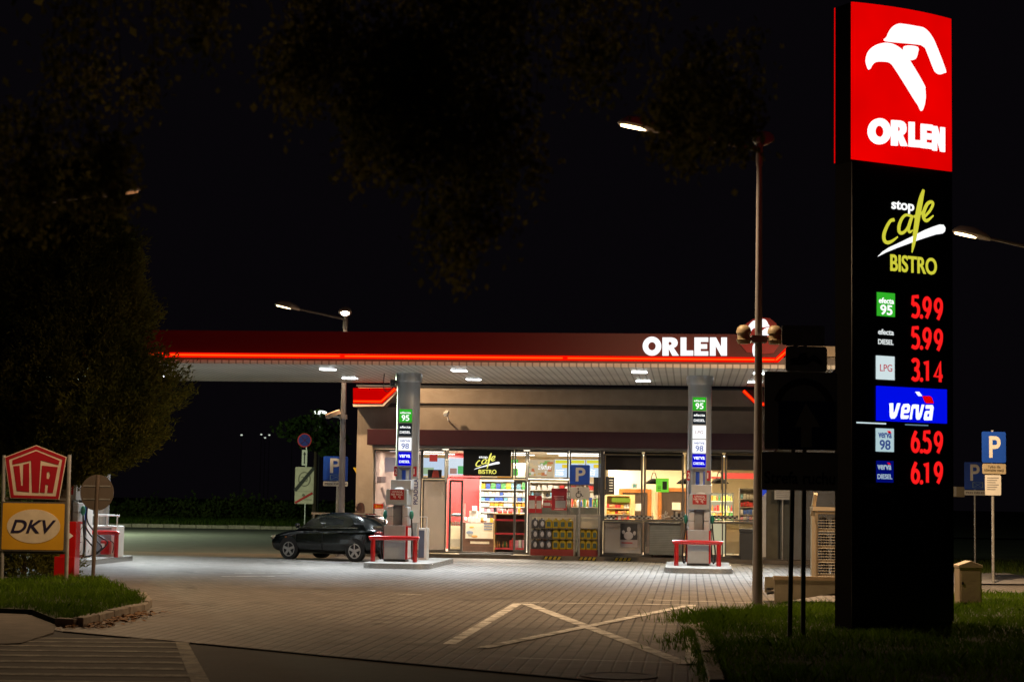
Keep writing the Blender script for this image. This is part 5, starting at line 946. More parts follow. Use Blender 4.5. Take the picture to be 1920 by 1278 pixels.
g = G(1829, 1066); F2 = Frame(g.x, g.y, -3); T = Thing('parking_sign', 'blue P sign with envelope mark, farther one right of the price tower', 'parking sign', F2, (0, 0, 0)); MINT = mat('envelope_mint', (.25, .4, .4), .5)
def reserved(T, fr, box, strip, env):
    post(T, fr.loc((box[0]+box[2])/2, 900)[0] if False else 0, .055, fr.loc((box[0]+box[2])/2, box[1])[1] - .02, .03); s, b = sheet_sign(fr, T, 'panel', *box, SIGNB, r=.04); w, h = b[1]-b[0], b[3]-b[2]
    T.part('letter_p', text('P', (b[0] + .28*w, b[0] + .72*w, b[2] + .32*h, b[2] + .92*h), -.0005, .002, .035, 0, T.b), SIGNW, s); e = env(b, w, h); q = MB()
    for p, r_ in (((e[0], e[2]), (e[1], e[2])), ((e[1], e[2]), (e[1], e[3])), ((e[1], e[3]), (e[0], e[3])), ((e[0], e[3]), (e[0], e[2])), ((e[0], e[2]), (e[1], e[3])), ((e[0], e[3]), (e[1], e[2]))): q.bar((p[0], -.004, p[1]), (r_[0], -.004, r_[1]), .02, .006)
    T.part('envelope_mark', q, MINT, s); s2, b = sheet_sign(fr, T, 'plate', *strip, SIGNW); T.part('lettering', text('PKN ORLEN', (b[0] + .05, b[1] - .04, b[2] + .05, b[3] - .05), -.0005, .002, .02, 0, T.b), I_BLACK, s2)
reserved(T, F2, (1808, 866, 1848, 917), (1808, 918.5, 1850, 928), lambda b, w, h: (b[0] + .4*w, b[0] + .86*w, b[2] + .06*h, b[2] + .27*h))
g = G(1784, 1060); u = Frame(g.x, g.y, 0); T = Thing('direction_board', 'small beige board end just right of the price tower, behind it', 'board', u, (.0, 0, 0)); a = u.rect(1779, 912, 1809, 931); T.part('board', MB().box(a[0], a[1], 0, .03, a[2], a[3]), SIGNC); T.part('white_edge', MB().box(a[0] + .16, a[0] + .24, -.004, -.001, a[2] + .02, a[3]), SIGNW); post(T, a[0] - .02, .05, a[3], .03)
# signs at the left of the shop
g = STN.world(*STN.local(G(629, 1041))[:2]); F3 = Frame(g.x, g.y, 0); T = Thing('parking_sign', 'blue P sign with envelope mark, half behind the lamp post left of the shop', 'parking sign', F3, (0, 0, 0)); reserved(T, F3, (606, 855, 652, 901), (606, 902, 652, 911), lambda b, w, h: (b[0] + .3*w, b[0] + .75*w, b[2] + .04*h, b[2] + .25*h))
g = STN.world(STN.loc(1086, 1000, VS - .95)[0], VS - .95); F4 = Frame(g.x, g.y, -5.5); T = Thing('parking_sign', 'blue P sign with white wheelchair plate in front of the shop window', 'parking sign', F4, (0, 0, .116))
post(T, 0, .055, F4.loc(1087, 871)[1], .028); s, _ = sheet_sign(F4, T, 'panel', 1068, 871, 1106, 908, mat('sign_blue_bright', (.012, .085, .55), .35), r=.04); park_P(T, F4, (1068, 871, 1106, 908), s); s2, b = sheet_sign(F4, T, 'plate', 1069, 912.5, 1105, 935, SIGNW); xc, zc = (b[0]+b[1])/2 - .02, (b[2]+b[3])/2
q = MB(); q.tube([(xc - .02 + .075*math.cos(R(a)), -.004, zc - .06 + .075*math.sin(R(a))) for a in range(100, 400, 15)], .014, 6, .2); q.tube([(xc - .03, -.004, zc + .09), (xc - .02, -.004, zc - .01), (xc + .06, -.004, zc - .015), (xc + .095, -.004, zc - .1), (xc + .135, -.004, zc - .085)], .015, 6, .2); q.tube([(xc - .027, -.004, zc + .045), (xc + .05, -.004, zc + .045)], .012, 6, .2); q.ball((xc - .03, -.004, zc + .135), (.025, .003, .025), 10, 6); T.part('wheelchair_mark', q, I_BLACK, s2)
g = G(571, 992, .1); F5 = Frame(g.x, g.y, 0); T = Thing('zone_sign', 'cream struck out plates under a round blue sign on the far lawn', 'road sign', F5, (0, 0, .1)); c, z = F5.loc(571, 825); r_ = .37
post(T, 0, .06, z, .04); d = T.part('round_panel', MB().lathe([(r_, -.01), (r_, .01)], (c, 0, z), 32, 'y'), SIGNR); T.part('blue_field', MB().lathe([(r_ - .06, -.006), (r_ - .06, .0)], (c, -.012, z), 32, 'y'), mat('sign_blue_deep', (.01, .02, .22), .4), d); T.part('red_cross', MB().bar((c - .22, -.022, z - .22), (c + .22, -.022, z + .22), .07, .006).bar((c - .22, -.023, z + .22), (c + .22, -.023, z - .22), .07, .006), SIGNR, d)
p, b = sheet_sign(F5, T, 'arrow_plate', 566, 843, 576, 872, SIGNW); xm = (b[0]+b[1])/2; T.part('arrow', shape([[(xm, b[3] - .08), (xm + .08, b[3] - .26), (xm + .03, b[3] - .26), (xm + .03, b[2] + .08), (xm - .03, b[2] + .08), (xm - .03, b[3] - .26), (xm - .08, b[3] - .26)]], -.0005, .002, T.b), I_BLACK, p)
p, b = sheet_sign(F5, T, 'zone_plate', 553, 875, 588, 944, mat('zone_cream', (.50, .44, .34), .5), r=.05); zs = b[2] + (b[3]-b[2])*.34; xm = (b[0]+b[1])/2; zm = (zs + b[3])/2
T.part('ring', MB().tube([(xm + .3*math.cos(R(a)), -.006, zm + .36*math.sin(R(a))) for a in range(0, 361, 12)], .03, 6, .2), mat('ring_grey', (.16, .14, .11), .6), p); T.part('number', text('20', (xm - .17, xm + .17, zm - .14, zm + .14), -.0005, .002, .01, 0, T.b), mat('ring_grey', (.16, .14, .11), .6), p); T.part('black_bar', MB().bar((b[0], -.016, zs + .03), (b[1], -.016, b[3] - .03), .012, .17), I_BLACK, p); T.part('divider', MB().box(b[0], b[1], -.006, -.001, zs - .015, zs), mat('ring_grey', (.16, .14, .11), .6), p); T.part('red_bar', MB().bar((b[0] + .03, -.016, b[2] + .05), (b[1] - .05, -.016, zs - .08), .012, .11), SIGNR, p); T.part('pictogram', MB().ball((xm - .03, -.004, b[2] + .45), (.08, .004, .08), 8, 6).box(xm + .02, b[1] - .08, -.006, -.001, b[2] + .2, b[2] + .24), mat('ring_grey', (.16, .14, .11), .6), p)
q = STN.world(uSL - .25, VS + 1.2); FY = Frame(q.x, q.y, 0); T = Thing('yield_sign', 'yellow triangular sign edge sticking out behind the left shop corner', 'road sign', FY, (0, 0, 0)); a = FY.loc(662, 876); b = FY.loc(669, 893); T.part('panel', MB().prism([(a[0], a[1]), (a[0] + .7, a[1]), (a[0] + .35, a[1] - .62)], 0, .01), mat('sign_yellow', (.6, .42, .02), .4)); post(T, a[0] + .35, .03, a[1], .03)
# card signs at the far left
g = G(66, 1096); F6 = Frame(g.x, g.y, 2); T = Thing('card_sign', 'pentagon and oval card boards on two steel posts at the left edge', 'sign', F6, (0, 0, 0)); RED6 = mat('pentagon_red', (.34, .008, .018), .45, 0, .08, 2); CRM = mat('pentagon_cream', (.62, .52, .40), .5); YEL6 = mat('board_yellow', (.68, .36, .02), .5, 0, .08, 2); NAVY6 = mat('board_navy', (.02, .015, .05), .5)
for xa, xb, yt in ((2, 6, 853), (123, 129, 852)): a, b = F6.loc(xa, 1090), F6.loc(xb, yt); T.part('post', MB().tube([(a[0], .06, -.05), (b[0], .06, b[1])], .04, 12), STEEL, smooth=True)
uv = lambda x, y: (x*.2917, 640 + y*.2917)
L6 = lambda pts, y=0: [F6.loc(*uv(*p), y) for p in pts]
pent = [(30, 742), (233, 665), (428, 742), (380, 1015), (66, 1006)]
pb = T.part('pentagon', MB().prism(L6(pent), 0, .03), CRM); sc = lambda k: [(230 + (x-230)*k, 860 + (y-860)*k) for x, y in pent]
T.part('red_border', shape([L6(sc(.975)), L6(sc(.86))], -.0005, .002, T.b), RED6, pb)
T.part('letter_u', shape([L6([(86,800),(126,797),(136,925),(148,925),(150,790),(188,780),(188,966),(108,958)])], -.0005, .003, T.b), RED6, pb)
T.part('letter_t', shape([L6([(80,790),(80,762),(233,703),(384,765),(376,792),(262,762),(250,970),(206,968),(200,764)])], -.0005, .003, T.b), RED6, pb)
T.part('letter_a', shape([L6([(270,796),(372,806),(340,972),(304,970),(310,920),(292,918),(288,970),(256,968)]), L6([(300,880),(302,838),(318,836),(322,860),(314,882)])], -.0005, .003, T.b), RED6, pb)
bd, b = sheet_sign(F6, T, 'board', 4, 943, 120, 1030, YEL6, 0, .03, .02); F6r = F6.rect(1, 940, 123, 1033); q = MB(); q.box(F6r[0], F6r[1], .005, .029, F6r[3] - .04, F6r[3]); q.box(F6r[0], F6r[1], .005, .029, F6r[2], F6r[2] + .04); q.box(F6r[0], F6r[0] + .03, .005, .029, F6r[2] + .04, F6r[3] - .04); q.box(F6r[1] - .03, F6r[1], .005, .029, F6r[2] + .04, F6r[3] - .04); T.part('board_rim', q, mat('rim_grey', (.10, .09, .08), .5))
cx, cz = F6.loc(63, 986); w, h = (F6.rect(13, 957, 113, 1015)[1] - F6.rect(13, 957, 113, 1015)[0])/2, .34; T.part('oval', shape([ellipse(cx, cz, w, h, 40)], -.0005, .002, T.b), mat('oval_cream', (.72, .62, .46), .5), bd)
T.part('lettering', text('DKV', F6.rect(20, 974, 105, 999), -.0045, .003, .035, .28, T.b), NAVY6, bd)
q = MB(); [q.box(F6r[0], F6r[1], .035, .06, z, z + .05) for z in (F6r[3] + .03, F6r[2] - .05)]; T.part('cross_rail', q, mat('rim_grey', (.10, .09, .08), .5))
g = G(177, 1094); F7 = Frame(g.x, g.y, -12); T = Thing('round_sign', 'round grey back of a traffic sign on a brown post by the left verge', 'road sign', F7, (0, 0, 0)); c, z = F7.loc(182, 923, .06); r_ = .37
post(T, 0, 0, F7.loc(180, 890)[1], .04, mat('post_brown', (.11, .08, .06), .6, .2), -.04); T.part('disc', MB().lathe([(r_, .0), (r_, .012), (r_ - .02, .03)], (c, .05, z), 36, 'y'), mat('sign_back', (.13, .105, .085), .6, .2, .1, 2), smooth=True); T.part('clamp', MB().box(c - .3, c + .3, .042, .049, z + .12, z + .15).box(c - .3, c + .3, .042, .049, z - .15, z - .12), STEEL)
g = G(122, 1087); F8 = Frame(g.x, g.y, 0); T = Thing('red_cabinet', 'tall red service cabinet behind the card signs at the left', 'cabinet', F8, (0, 0, 0)); a = F8.rect(112, 977, 141, 1086); T.part('body', MB().box(a[0], a[1], 0, .45, 0, a[3]), REDP, bevel=.015); T.part('foot', MB().box(a[0] - .1, a[1] + .0, -.05, -.002, .0, .5), REDP, bevel=.01); T.part('white_mark', MB().prism([(a[0] + .05, 1.02), (a[0] + .2, 1.0), (a[0] + .28, .94), (a[0] + .18, .86), (a[0] + .05, .88)], -.008, -.002), WHITEP)

# ------------------------------------------------------------------ utility cabinet, trailer, gas cage
g = G(1819, 1142); F9 = Frame(g.x, g.y, 4); a = F9.rect(1797, 1054, 1843, 1140); BEI = mat('cabinet_beige', (.62, .50, .36), .6, 0, .1, 3, .1)
T = Thing('utility_cabinet', 'beige utility cabinet with peaked lid in the grass right of the tower', 'cabinet', F9, ((a[0]+a[1])/2, 0, .08)); T.part('body', MB().box(a[0] + .02, a[1] - .02, 0, .3, .05, a[3] - .1), BEI, bevel=.008); T.part('lid', MB().prism([(a[0], a[3] - .099), (a[1], a[3] - .099), (a[1], a[3] - .05), ((a[0]+a[1])/2, a[3] + .03), (a[0], a[3] - .05)], -.02, .32), BEI, bevel=.008); T.part('door', MB().box(a[0] + .045, a[1] - .045, -.01, -.001, .12, a[3] - .16), BEI, bevel=.004); T.part('lock', MB().box(a[0] + .06, a[0] + .09, -.02, -.011, .45, .5), DARKP)
g = G(1452, 1132); FT = Frame(g.x, g.y, 0); T = Thing('car_trailer', 'pale metal trailer with slanting lower edge behind the two sign posts', 'trailer', FT, (1.3, 0, .06)); TP = mat('trailer_sheet', (.40, .36, .26), .5, .3, .15, 3, .2); a = FT.loc(1451, 1086)[1]; b = FT.loc(1453, 1130)[1]; c = FT.loc(1562, 1112)
T.part('side_panel', MB().prism([(0, b), (c[0], c[1]), (2.4, c[1] + .14), (2.6, a - .02), (0, a)], 0, .04), TP); T.part('rim', MB().box(-.02, 2.62, -.03, .06, a + .002, a + .07), mat('trailer_rim', (.5, .38, .24), .5, .2)); T.part('bed', MB().box(.02, 2.58, .041, 1.3, a - .28, a - .22), mat('trailer_bed', (.10, .085, .06), .8)); T.part('side_panel', MB().prism([(0, a - .3), (2.6, a - .3), (2.6, a), (0, a)], 1.301, 1.34), TP)
for yy in (.1, 1.1): T.part('wheel', MB().lathe([(.15, 0), (.27, .02), (.29, .08), (.27, .16), (.15, .18)], (1.75, yy, .27), 24, 'y'), BLACKR, smooth=True)
T.part('skid', MB().bar((.15, .3, .1), (2.3, .3, .42), .06, .08), DARKP); q = MB(); q.bar((-.02, .04, a - .17), (-.14, .0, a - .17), .04); q.bar((-.02, .04, a - .24), (-.14, .0, a - .26), .04); T.part('latch', q, DARKP)
g = G(1528, 1108); FG = Frame(g.x, g.y, -4); T = Thing('gas_cage', 'tall beige framed cage of gas bottles left of the price tower', 'cage', FG, (.6, 0, .0)); CG = mat('cage_beige', (.48, .40, .29), .5, .2, .12, 4); zt = FG.loc(1545, 957)[1]
q = MB()
for u in (.0, 1.25): [q.box(u, u + .06, v, v + .06, 0, zt) for v in (0, .6)]
SH = [FG.loc(1545, y)[1] for y in (994, 1026, 1052, 1079)] + [.12]
for z in SH + [zt - .05]: q.box(.061, 1.249, 0, .05, z - .02, z + .03); q.box(.061, 1.249, .61, .66, z - .02, z + .03)
T.part('frame', q, CG); w = MB()
for k in range(22): w.tube([(.08 + k*.055, -.004, .1), (.08 + k*.055, -.004, zt - .06)], .005, 4)
k = .2
while k < zt - .1: w.tube([(.06, -.012, k), (1.25, -.012, k)], .005, 4); k += .06
T.part('mesh', w, mat('mesh_grey', (.25, .23, .19), .5, .4)); T.part('shelves', (lambda s: ([s.box(.062, 1.248, .052, .608, z - .01, z + .01) for z in SH], s)[1])(MB()), DARKP); zz = FG.loc(1525, 925)[1]; T.part('open_lid', MB().bar((-.04, .3, zt - .1), (.02, .1, zz), .08, .12), CG); T.part('roof', MB().prism([(-.05, zt + .0), (1.35, zt + .002), (1.35, zt + .05), (-.05, zt + .09)], -.05, .7), CG); T.part('door', MB().box(-.10, -.04, -.35, -.05, .25, zt - .12), CG)
me = MB().lathe([(.10, 0), (.12, .03), (.12, .2), (.08, .25), (.04, .26), (.04, .28)], (0, 0, 0), 16).mesh('gas_bottle'); me.materials.append(mat('bottle_blue', (.03, .045, .10), .4, .1)); [setattr(p, 'use_smooth', True) for p in me.polygons]
for r_, z in enumerate(SH):
    for k in range(4): o = bpy.data.objects.new('gas_bottle', me); COL.objects.link(o); o.location = FG.world(.2 + k*.29, .3, z + .011); tag(o, f'dark blue gas bottle on the {("top", "second", "third", "fourth", "bottom")[r_]} shelf of the beige cage', 'gas bottle', f'gas bottles on the {("top", "second", "third", "fourth", "bottom")[r_]} cage shelf')
# ------------------------------------------------------------------ street lamps
E_LAMP = emis('street_lens', (1, .72, .36), 9); E_LAMPHOT = emis('street_lens_hot', (1, .86, .62), 40); POLE = mat('lamp_pole', (.28, .265, .275), .55, .3, .15, 3, .1); HEADM = mat('lamp_head', (.55, .48, .46), .5, .1)
def street_lamp(name, label, base, H, arms, r0=.10, lean=0, extra=None):
    fr = Frame(base[0], base[1], 0); T = Thing(name, label, 'street lamp', fr, (0, 0, 0), 'double arm street lamps')
    T.part('pole', MB().lathe([(r0 * 1.02, -.05), (r0, .9), (r0 * .95, 1.0), (r0 * .55, H - .4), (r0 * .68, H - .38), (r0 * .68, H)], (0, 0, 0), 20), POLE, smooth=True)
    for ang, L, lit, power, tilt, *beam in arms:
        d = Vector((math.cos(R(ang)), math.sin(R(ang)), 0)); s = Vector((-d.y, d.x, 0)); up = Vector((0, 0, 1)); P = lambda a, b, c: tuple(d*a + s*b + up*(H - .1 + c + a*tilt))
        a = T.part('arm', MB().tube([P(0, 0, 0), P(L*.5, 0, .0), P(L - .72, 0, 0)], [.045, .038, .032], 10), POLE, smooth=True)
        rings = []
        for f, w, t, b in ((0, .05, .05, -.05), (.1, .13, .11, -.06), (.35, .2, .18, -.05), (.62, .2, .15, -.045), (.75, .12, .06, -.03), (.8, .03, .0, -.02)):
            rings.append([P(L - .8 + f, w*math.cos(R(q)), (t if math.sin(R(q)) > 0 else -b)*math.sin(R(q))) for q in range(0, 360, 30)])
        h = T.part('lamp_head', MB().loft(rings), HEADM, a, smooth=True)
        if lit:
            q = MB(); rr = [[P(L - .8 + f, w*math.cos(R(k)), -.035 + (.02*math.sin(R(k)) if math.sin(R(k)) > 0 else .028*math.sin(R(k)))) for k in range(0, 360, 30)] for f, w in ((.3, .05), (.4, .12), (.62, .125), (.74, .05))]
            q.loft(rr); T.part('lens', q, E_LAMPHOT if lit > 1 else E_LAMP if lit == 1 else emis('street_lens_dim', (1, .42, .16), .35), h)
            bd, sp, bl = beam[0] if beam else ((d.x*.12, d.y*.12, -1), 172, .4)
            T.light('SPOT', P(L - .28, 0, -.14), power, (1, .66, .37), .12, bd, spot=sp, blend=bl)
    if extra: extra(T)
    return T
gb = G(1420, 1147); zt = atY(1424, 270, gb.y).z
def floods(T):
    zf = atY(1422, 636, gb.y).z
    T.part('bracket', MB().box(-.34, .34, -.12, -.07, zf - .03, zf + .03).box(-.13, .13, -.13, .13, zf - .06, zf + .06), POLE)
    for s in (-1, 1):
        u = s*.27; c = MB(); c.lathe([(.0, .2), (.06, .19), (.11, .15), (.13, .09), (.13, .05), (.11, .05), (.11, -.05), (.13, -.06), (.10, -.13)], (u, -.1, zf + .04), 20); T.part('floodlight', c, mat('flood_beige', (.34, .27, .16), .5, 0, .1), smooth=True)
street_lamp('street_lamp', 'tall dark lamp post with two arms and two floodlights left of the price tower', gb, zt, [(180, 2.5, 1, 1600, .18, ((-.02, .38, -1), 162, .8)), (79, 1.5, 0, 0, .34)], .088, extra=floods)
gl = STN.world(STN.loc(641, 900, VS - 1.6)[0], VS - 1.6); zl = atY(640, 592, gl.y).z
def polecam(T):
    z = atY(632, 781, gl.y).z; T.part('camera_arm', MB().tube([(0, 0, z), (-.3, -.1, z + .0)], .03, 8), WHITEP); T.part('camera_clamp', MB().lathe([(.13, -.07), (.13, .07)], (0, 0, z), 14), POLE); T.part('camera_head', MB().bar((-.5, -.3, z - .02), (-.12, -.05, z + .16), .15, .15), mat('camera_pale', (.6, .42, .3), .5), bevel=.02)
street_lamp('street_lamp', 'tall lamp post left of the shop, one bright head facing us above the canopy', gl, zl, [(180, 2.25, 1, 1200, .2), (-86, 1.3, 2, 1500, .12, ((0, -.3, -1), 174, .3))], .115, extra=polecam)
t = atY(262, 345, 35.0); street_lamp('street_lamp', 'street lamp at the left edge whose head shows above the conifer', (t.x - 2.85, 35.0), t.z - .45, [(4, 2.85, .5, 1500, .17, ((.2, -.38, -1), 165, .4))], .1)
t = atY(1785, 424, 39.0); street_lamp('street_lamp', 'street lamp at the right edge whose lit head shows beside the cafe logo', (t.x + 2.3, 39.0), t.z - .45, [(180, 2.3, 1, 5000, .2, ((-.2, .2, -1), 156, .5))], .1)
for i, (x, y, Y, k, w) in enumerate(((600, 776, 116, 1, 'lighting a small tree'), (548, 804, 170, 0, 'second from the right of the far row'), (505, 817, 190, 0, 'third from the right of the far row'), (497, 822, 200, 0, 'fourth from the right of the far row'), (490, 816, 190, 0, 'second from the left of the far row'), (453, 817, 180, 0, 'leftmost of the far row'), (132, 803, 86, 2, 'glinting through the big conifer'))):
    p = atY(x, y, Y); fr = Frame(p.x, Y, 0); T = Thing('distant_lamp', f'tiny white lamp far beyond the lawn, {w}', 'street lamp', fr, (0, 0, 0), 'distant street lamps')
    T.part('pole', MB().lathe([(.04, 0), (.025, p.z)], (0, 0, 0), 8), DARKP); a, b = (.45, .12) if k == 1 else (.11, .07); T.part('lens', MB().ball((0, -.05, p.z + .1), (a, .2, b), 10, 6), emis('far_lens', (.9, 1, .85), 2.5) if k else emis('far_lens_dim', (.9, 1, .85), .7))
    if k: T.light('POINT', (0, -.3, p.z - .4), 90 if k == 1 else 5200, (.85, 1, .65), .3)

# ------------------------------------------------------------------ foliage
def leaves(centres, dirs, L, W_, spread=.6):
    P = np.asarray(centres, float); n = len(P); D = np.asarray(dirs, float) + rng.normal(0, spread, (n, 3)); D /= np.linalg.norm(D, axis=1)[:, None] + 1e-9
    S = np.cross(D, rng.normal(0, 1, (n, 3))); S /= np.linalg.norm(S, axis=1)[:, None] + 1e-9; l = (L*rng.uniform(.6, 1.3, n))[:, None]; w = (W_*rng.uniform(.6, 1.3, n))[:, None]
    return np.stack([P, P + D*l*.5 + S*w, P + D*l, P + D*l*.5 - S*w], 1)
def leaf_mesh(name, Q): V = np.concatenate(Q); return poly_mesh(name, V, np.arange(len(V)*4).reshape(-1, 4))
def tree(name, label, cat, x, y, crown, cm, trunk, group=None, extra=None):
    fr = Frame(x, y, 0); T = Thing(name, label, cat, fr, (0, 0, 0), group); BK = mat('bark', (.11, .08, .055), .9, 0, .3, 6, .6)
    T.part('crown', crown, cm); tk = T.part('trunk', trunk, BK, smooth=True)
    if extra: T.part('limbs', extra, BK, smooth=True)
    return T
# big conifer
def conifer(H, rad, n, per, seed, lo=.03):
    g = np.random.default_rng(seed); Q = []
    for i in range(n):
        h = g.uniform(lo, .99) * H; a = g.uniform(0, 2*np.pi); r = np.interp(h, *rad) * (1 + .10*np.sin(3*a + h*1.3) + .09*np.sin(7*a - h*2.1) + .08*np.sin(h*4.4 + 2*a)) * g.uniform(.45, 1.05)**.6
        c = np.array([r*np.cos(a), r*np.sin(a), h]); d = np.array([np.cos(a)*.75, np.sin(a)*.75, .55]); L = g.uniform(.35, .75)
        t = g.uniform(-.3, 1, per)[:, None]; p = c + d*L*(t - .4) + g.normal(0, .075, (per, 3)); Q.append(leaves(p, np.tile(d, (per, 1)), .13, .017, .6))
    return leaf_mesh('crown', Q)
M_CON = foliage_mat('conifer_needles', (.055, .068, .014), (.135, .135, .026), .9, .2)
c = G(85, 1080); H = 9.4
tree('conifer_tree', 'large dense dark conifer behind the card signs at the left', 'tree', c.x, 43.0, conifer(H, ([0, 1.6, 2.2, 2.6, 3.2, 4.4, 5.2, 5.9, 7.1, 8.0, 8.9, 9.4], [.3, .3, .5, 1.6, 2.2, 2.5, 1.6, 1.5, 1.45, 1.1, .5, .1]), 4200, 72, 3, .24), M_CON, MB().lathe([(.24, -.05), (.17, 3), (.05, 8.6)], (0, 0, 0), 12))
c = atY(-160, 900, 47)
q = G(20, 1082); tree('conifer_shrub', 'low dark conifer shrub under the yellow card board at the left edge', 'shrub', q.x, 42.0, conifer(1.3, ([0, .5, 1.3], [.9, .95, .5]), 260, 60, 9), M_CON, MB().lathe([(.06, -.05), (.03, 1.2)], (0, 0, 0), 8))
tree('conifer_tree', 'dark conifer at the far left edge behind the large one', 'tree', c.x, 50.0, conifer(11, ([0, 1, 3, 6, 9, 11], [.6, 1.6, 2.6, 2.5, 1.5, .2]), 1300, 60, 5), M_CON, MB().lathe([(.24, -.05), (.17, 3), (.05, 10)], (0, 0, 0), 12))
# tree standing left of the view; its branches hang into the picture
M_BIR = foliage_mat('hanging_leaves', (.10, .11, .02), (.34, .30, .06), 1.5, .5)
TX, TY = -5.6, 8.2; Q = []; limbs = MB(); tw = MB()
patches = [(560, 640, -60, 60, 160, 9), (640, 850, 60, 180, 345, 60), (480, 600, 60, 150, 260, 10), (850, 1000, -40, 200, 470, 34), (800, 890, 300, 430, 530, 7), (1050, 1260, -40, 60, 200, 11), (1290, 1410, 60, 190, 330, 7), (90, 290, -40, 150, 330, 9), (300, 460, -80, 20, 120, 8), (700, 1000, -120, -40, 120, 22), (1238, 1335, 120, 236, 318, 16), (1345, 1398, 180, 262, 300, 4), (-30, 112, 200, 330, 430, 16), (168, 240, 260, 330, 400, 9)]
ends = []
for x0, x1, yt, ya, yb, n in patches:
    for i in range(n):
        x = random.uniform(x0, x1); Y = random.uniform(8.6, 11); y1 = random.uniform(ya, yb); y0 = min(yt, y1 - 60) if i % 3 else y1 - random.uniform(40, 110); p = atY(x + random.uniform(-10, 10), y0, Y); e = atY(x, y1, Y); ends.append(p)
        m = random.randint(70, 150); t = rng.random(m)[:, None]; c = np.array(p)*(1-t) + np.array(e)*t + rng.normal(0, .06, (m, 3)); Q.append(leaves(c - np.array((TX, TY, 0)), np.tile(np.array([0, 0, -1.0]), (m, 1)), .045, .015, .8))
        b = (p + e)/2 + Vector((random.uniform(-.08, .08), 0, 0)); tw.tube(smooth([p - Vector((TX, TY, 0)), b - Vector((TX, TY, 0)), e - Vector((TX, TY, 0))], 3), [.003 - .0003*j for j in range(7)], 4)
for i in range(260):
    c0 = np.array((TX + abs(random.gauss(0, 2.6)) + .3, TY + random.gauss(1.2, 1.2), random.uniform(5.0, 7.2))); m = 40; Q.append(leaves(c0 + rng.normal(0, .35, (m, 3)) - np.array((TX, TY, 0)), np.tile(np.array([0, 0, -.8]), (m, 1)), .09, .03, .8))
for k, e in enumerate(((-2.2, 9.6, 4.75), (-1.2, 9.9, 4.85), (-.3, 10.2, 5.0), (.5, 10, 4.95), (1.2, 9.8, 4.8), (-3, 9.2, 4.9))):
    a = Vector((0, 0, 3.0 + k*.25)); b = Vector((e[0] - TX, e[1] - TY, e[2])); m = (a + b)/2 + Vector((0, 0, .9)); limbs.tube(smooth([a, (a + m)/2 + Vector((0, 0, .3)), m, b], 4), [.11 - .1*j/12 for j in range(13)], 8)
T = tree('broadleaf_tree', 'broadleaf tree whose dark leafy branches hang into the top of the picture', 'tree', TX, TY, leaf_mesh('crown', Q), M_BIR, MB().tube([(0, 0, -.1), (.05, 0, 2.5), (.15, .1, 4.5), (.2, .2, 6.8)], [.26, .21, .15, .05], 14), None, limbs); T.part('twigs', tw, mat('bark', (.11, .08, .055)))['kind'] = 'stuff'
# small tree under the distant lamp, bushes along the far lawn
M_FAR = foliage_mat('far_leaves', (.025, .05, .012), (.06, .10, .025), .7, .3)
def bush(x, y, z, r, n, size): P = rng.normal(0, 1, (n, 3)); P /= np.linalg.norm(P, axis=1)[:, None]; P *= rng.uniform(.3, 1, n)[:, None]**.5; P = P*np.array(r) * (1 + .25*np.sin(P[:, :1]*5) + .2*np.sin(P[:, 2:]*6 + 1)) + np.array((x, y, z)); return leaves(P, P - np.array((x, y, z)), size, size*.4, .8)
p = atY(596, 800, 114); tree('small_tree', 'small green tree lit by a distant lamp left of the lamp post', 'tree', p.x, 113, leaf_mesh('crown', [bush(-.4, -.6, p.z - .3, (1.5, 1.2, .9), 900, .3), bush(.9, 0, p.z - .9, (1.1, 1, .9), 500, .3), bush(-.9, 0, p.z + .1, (.7, .6, .5), 250, .3)]), M_FAR, MB().lathe([(.16, 0), (.06, p.z)], (0, 0, 0), 8))
Q = []
for i in range(64):
    x = -44 + i*.62 + random.uniform(-.5, .5); h = random.uniform(.6, .95) * (1.25 if 6 < i % 17 < 10 else 1); Q.append(bush(x, 125 + random.uniform(-1, 1), h*.75 + .1, (1.1, .9, h), 260, .26))
tag(put('hedge', leaf_mesh('hedge', Q), foliage_mat('hedge_leaves', (.035, .06, .015), (.09, .12, .03), .5, .2)), 'long uneven dark hedge along the far side of the lawn', 'hedge')

# ------------------------------------------------------------------ the parked car
f_, r_ = G(540, 1049), G(672, 1050.5); mid = (f_ + r_)/2; A = 31
fwd = Vector((-math.cos(R(A)), math.sin(R(A)), 0)); right = Vector((fwd.y, -fwd.x, 0)); ctr = mid + right*.72
CF_ = Frame(ctr.x, ctr.y, 180 - A); WB = (f_ - r_).length / math.cos(R(A)); WB = max(2.3, min(2.55, WB)); hx = WB/2
T = Thing('parked_car', 'dark green parked car with silver spoked wheels left of the left pump', 'car', CF_, (0, 0, 0))
PAINT = mat('car_paint', (.003, .006, .0065), .24, .0, .05, 2, coat=.6); CGL = mat('car_glass', (.030, .032, .026), .08, 0, .05, 1, coat=.6)
S = [(2.0, .60, .34, .60, .03), (1.95, .70, .26, .67, .03), (1.8, .78, .19, .74, .04), (1.3, .825, .17, .84, .04), (.85, .835, .17, .90, .03), (0, .845, .17, .92, .02), (-.8, .845, .17, .945, .02), (-1.4, .835, .19, .965, .03), (-1.75, .80, .24, .96, .03), (-1.92, .73, .30, .92, .02), (-1.98, .62, .42, .84, .0)]
rings = []
for x, w, zb, zt, cr in S:
    h = [(.6*w, zb), (.93*w, zb + .05), (w, zb + .2), (w, zb + (zt-zb)*.55), (.98*w, zt - .1), (.90*w, zt - .02), (.55*w, zt + cr*.7), (0, zt + cr)]; rings.append([(x, -a, b) for a, b in h] + [(x, a, b) for a, b in h[-2::-1]])
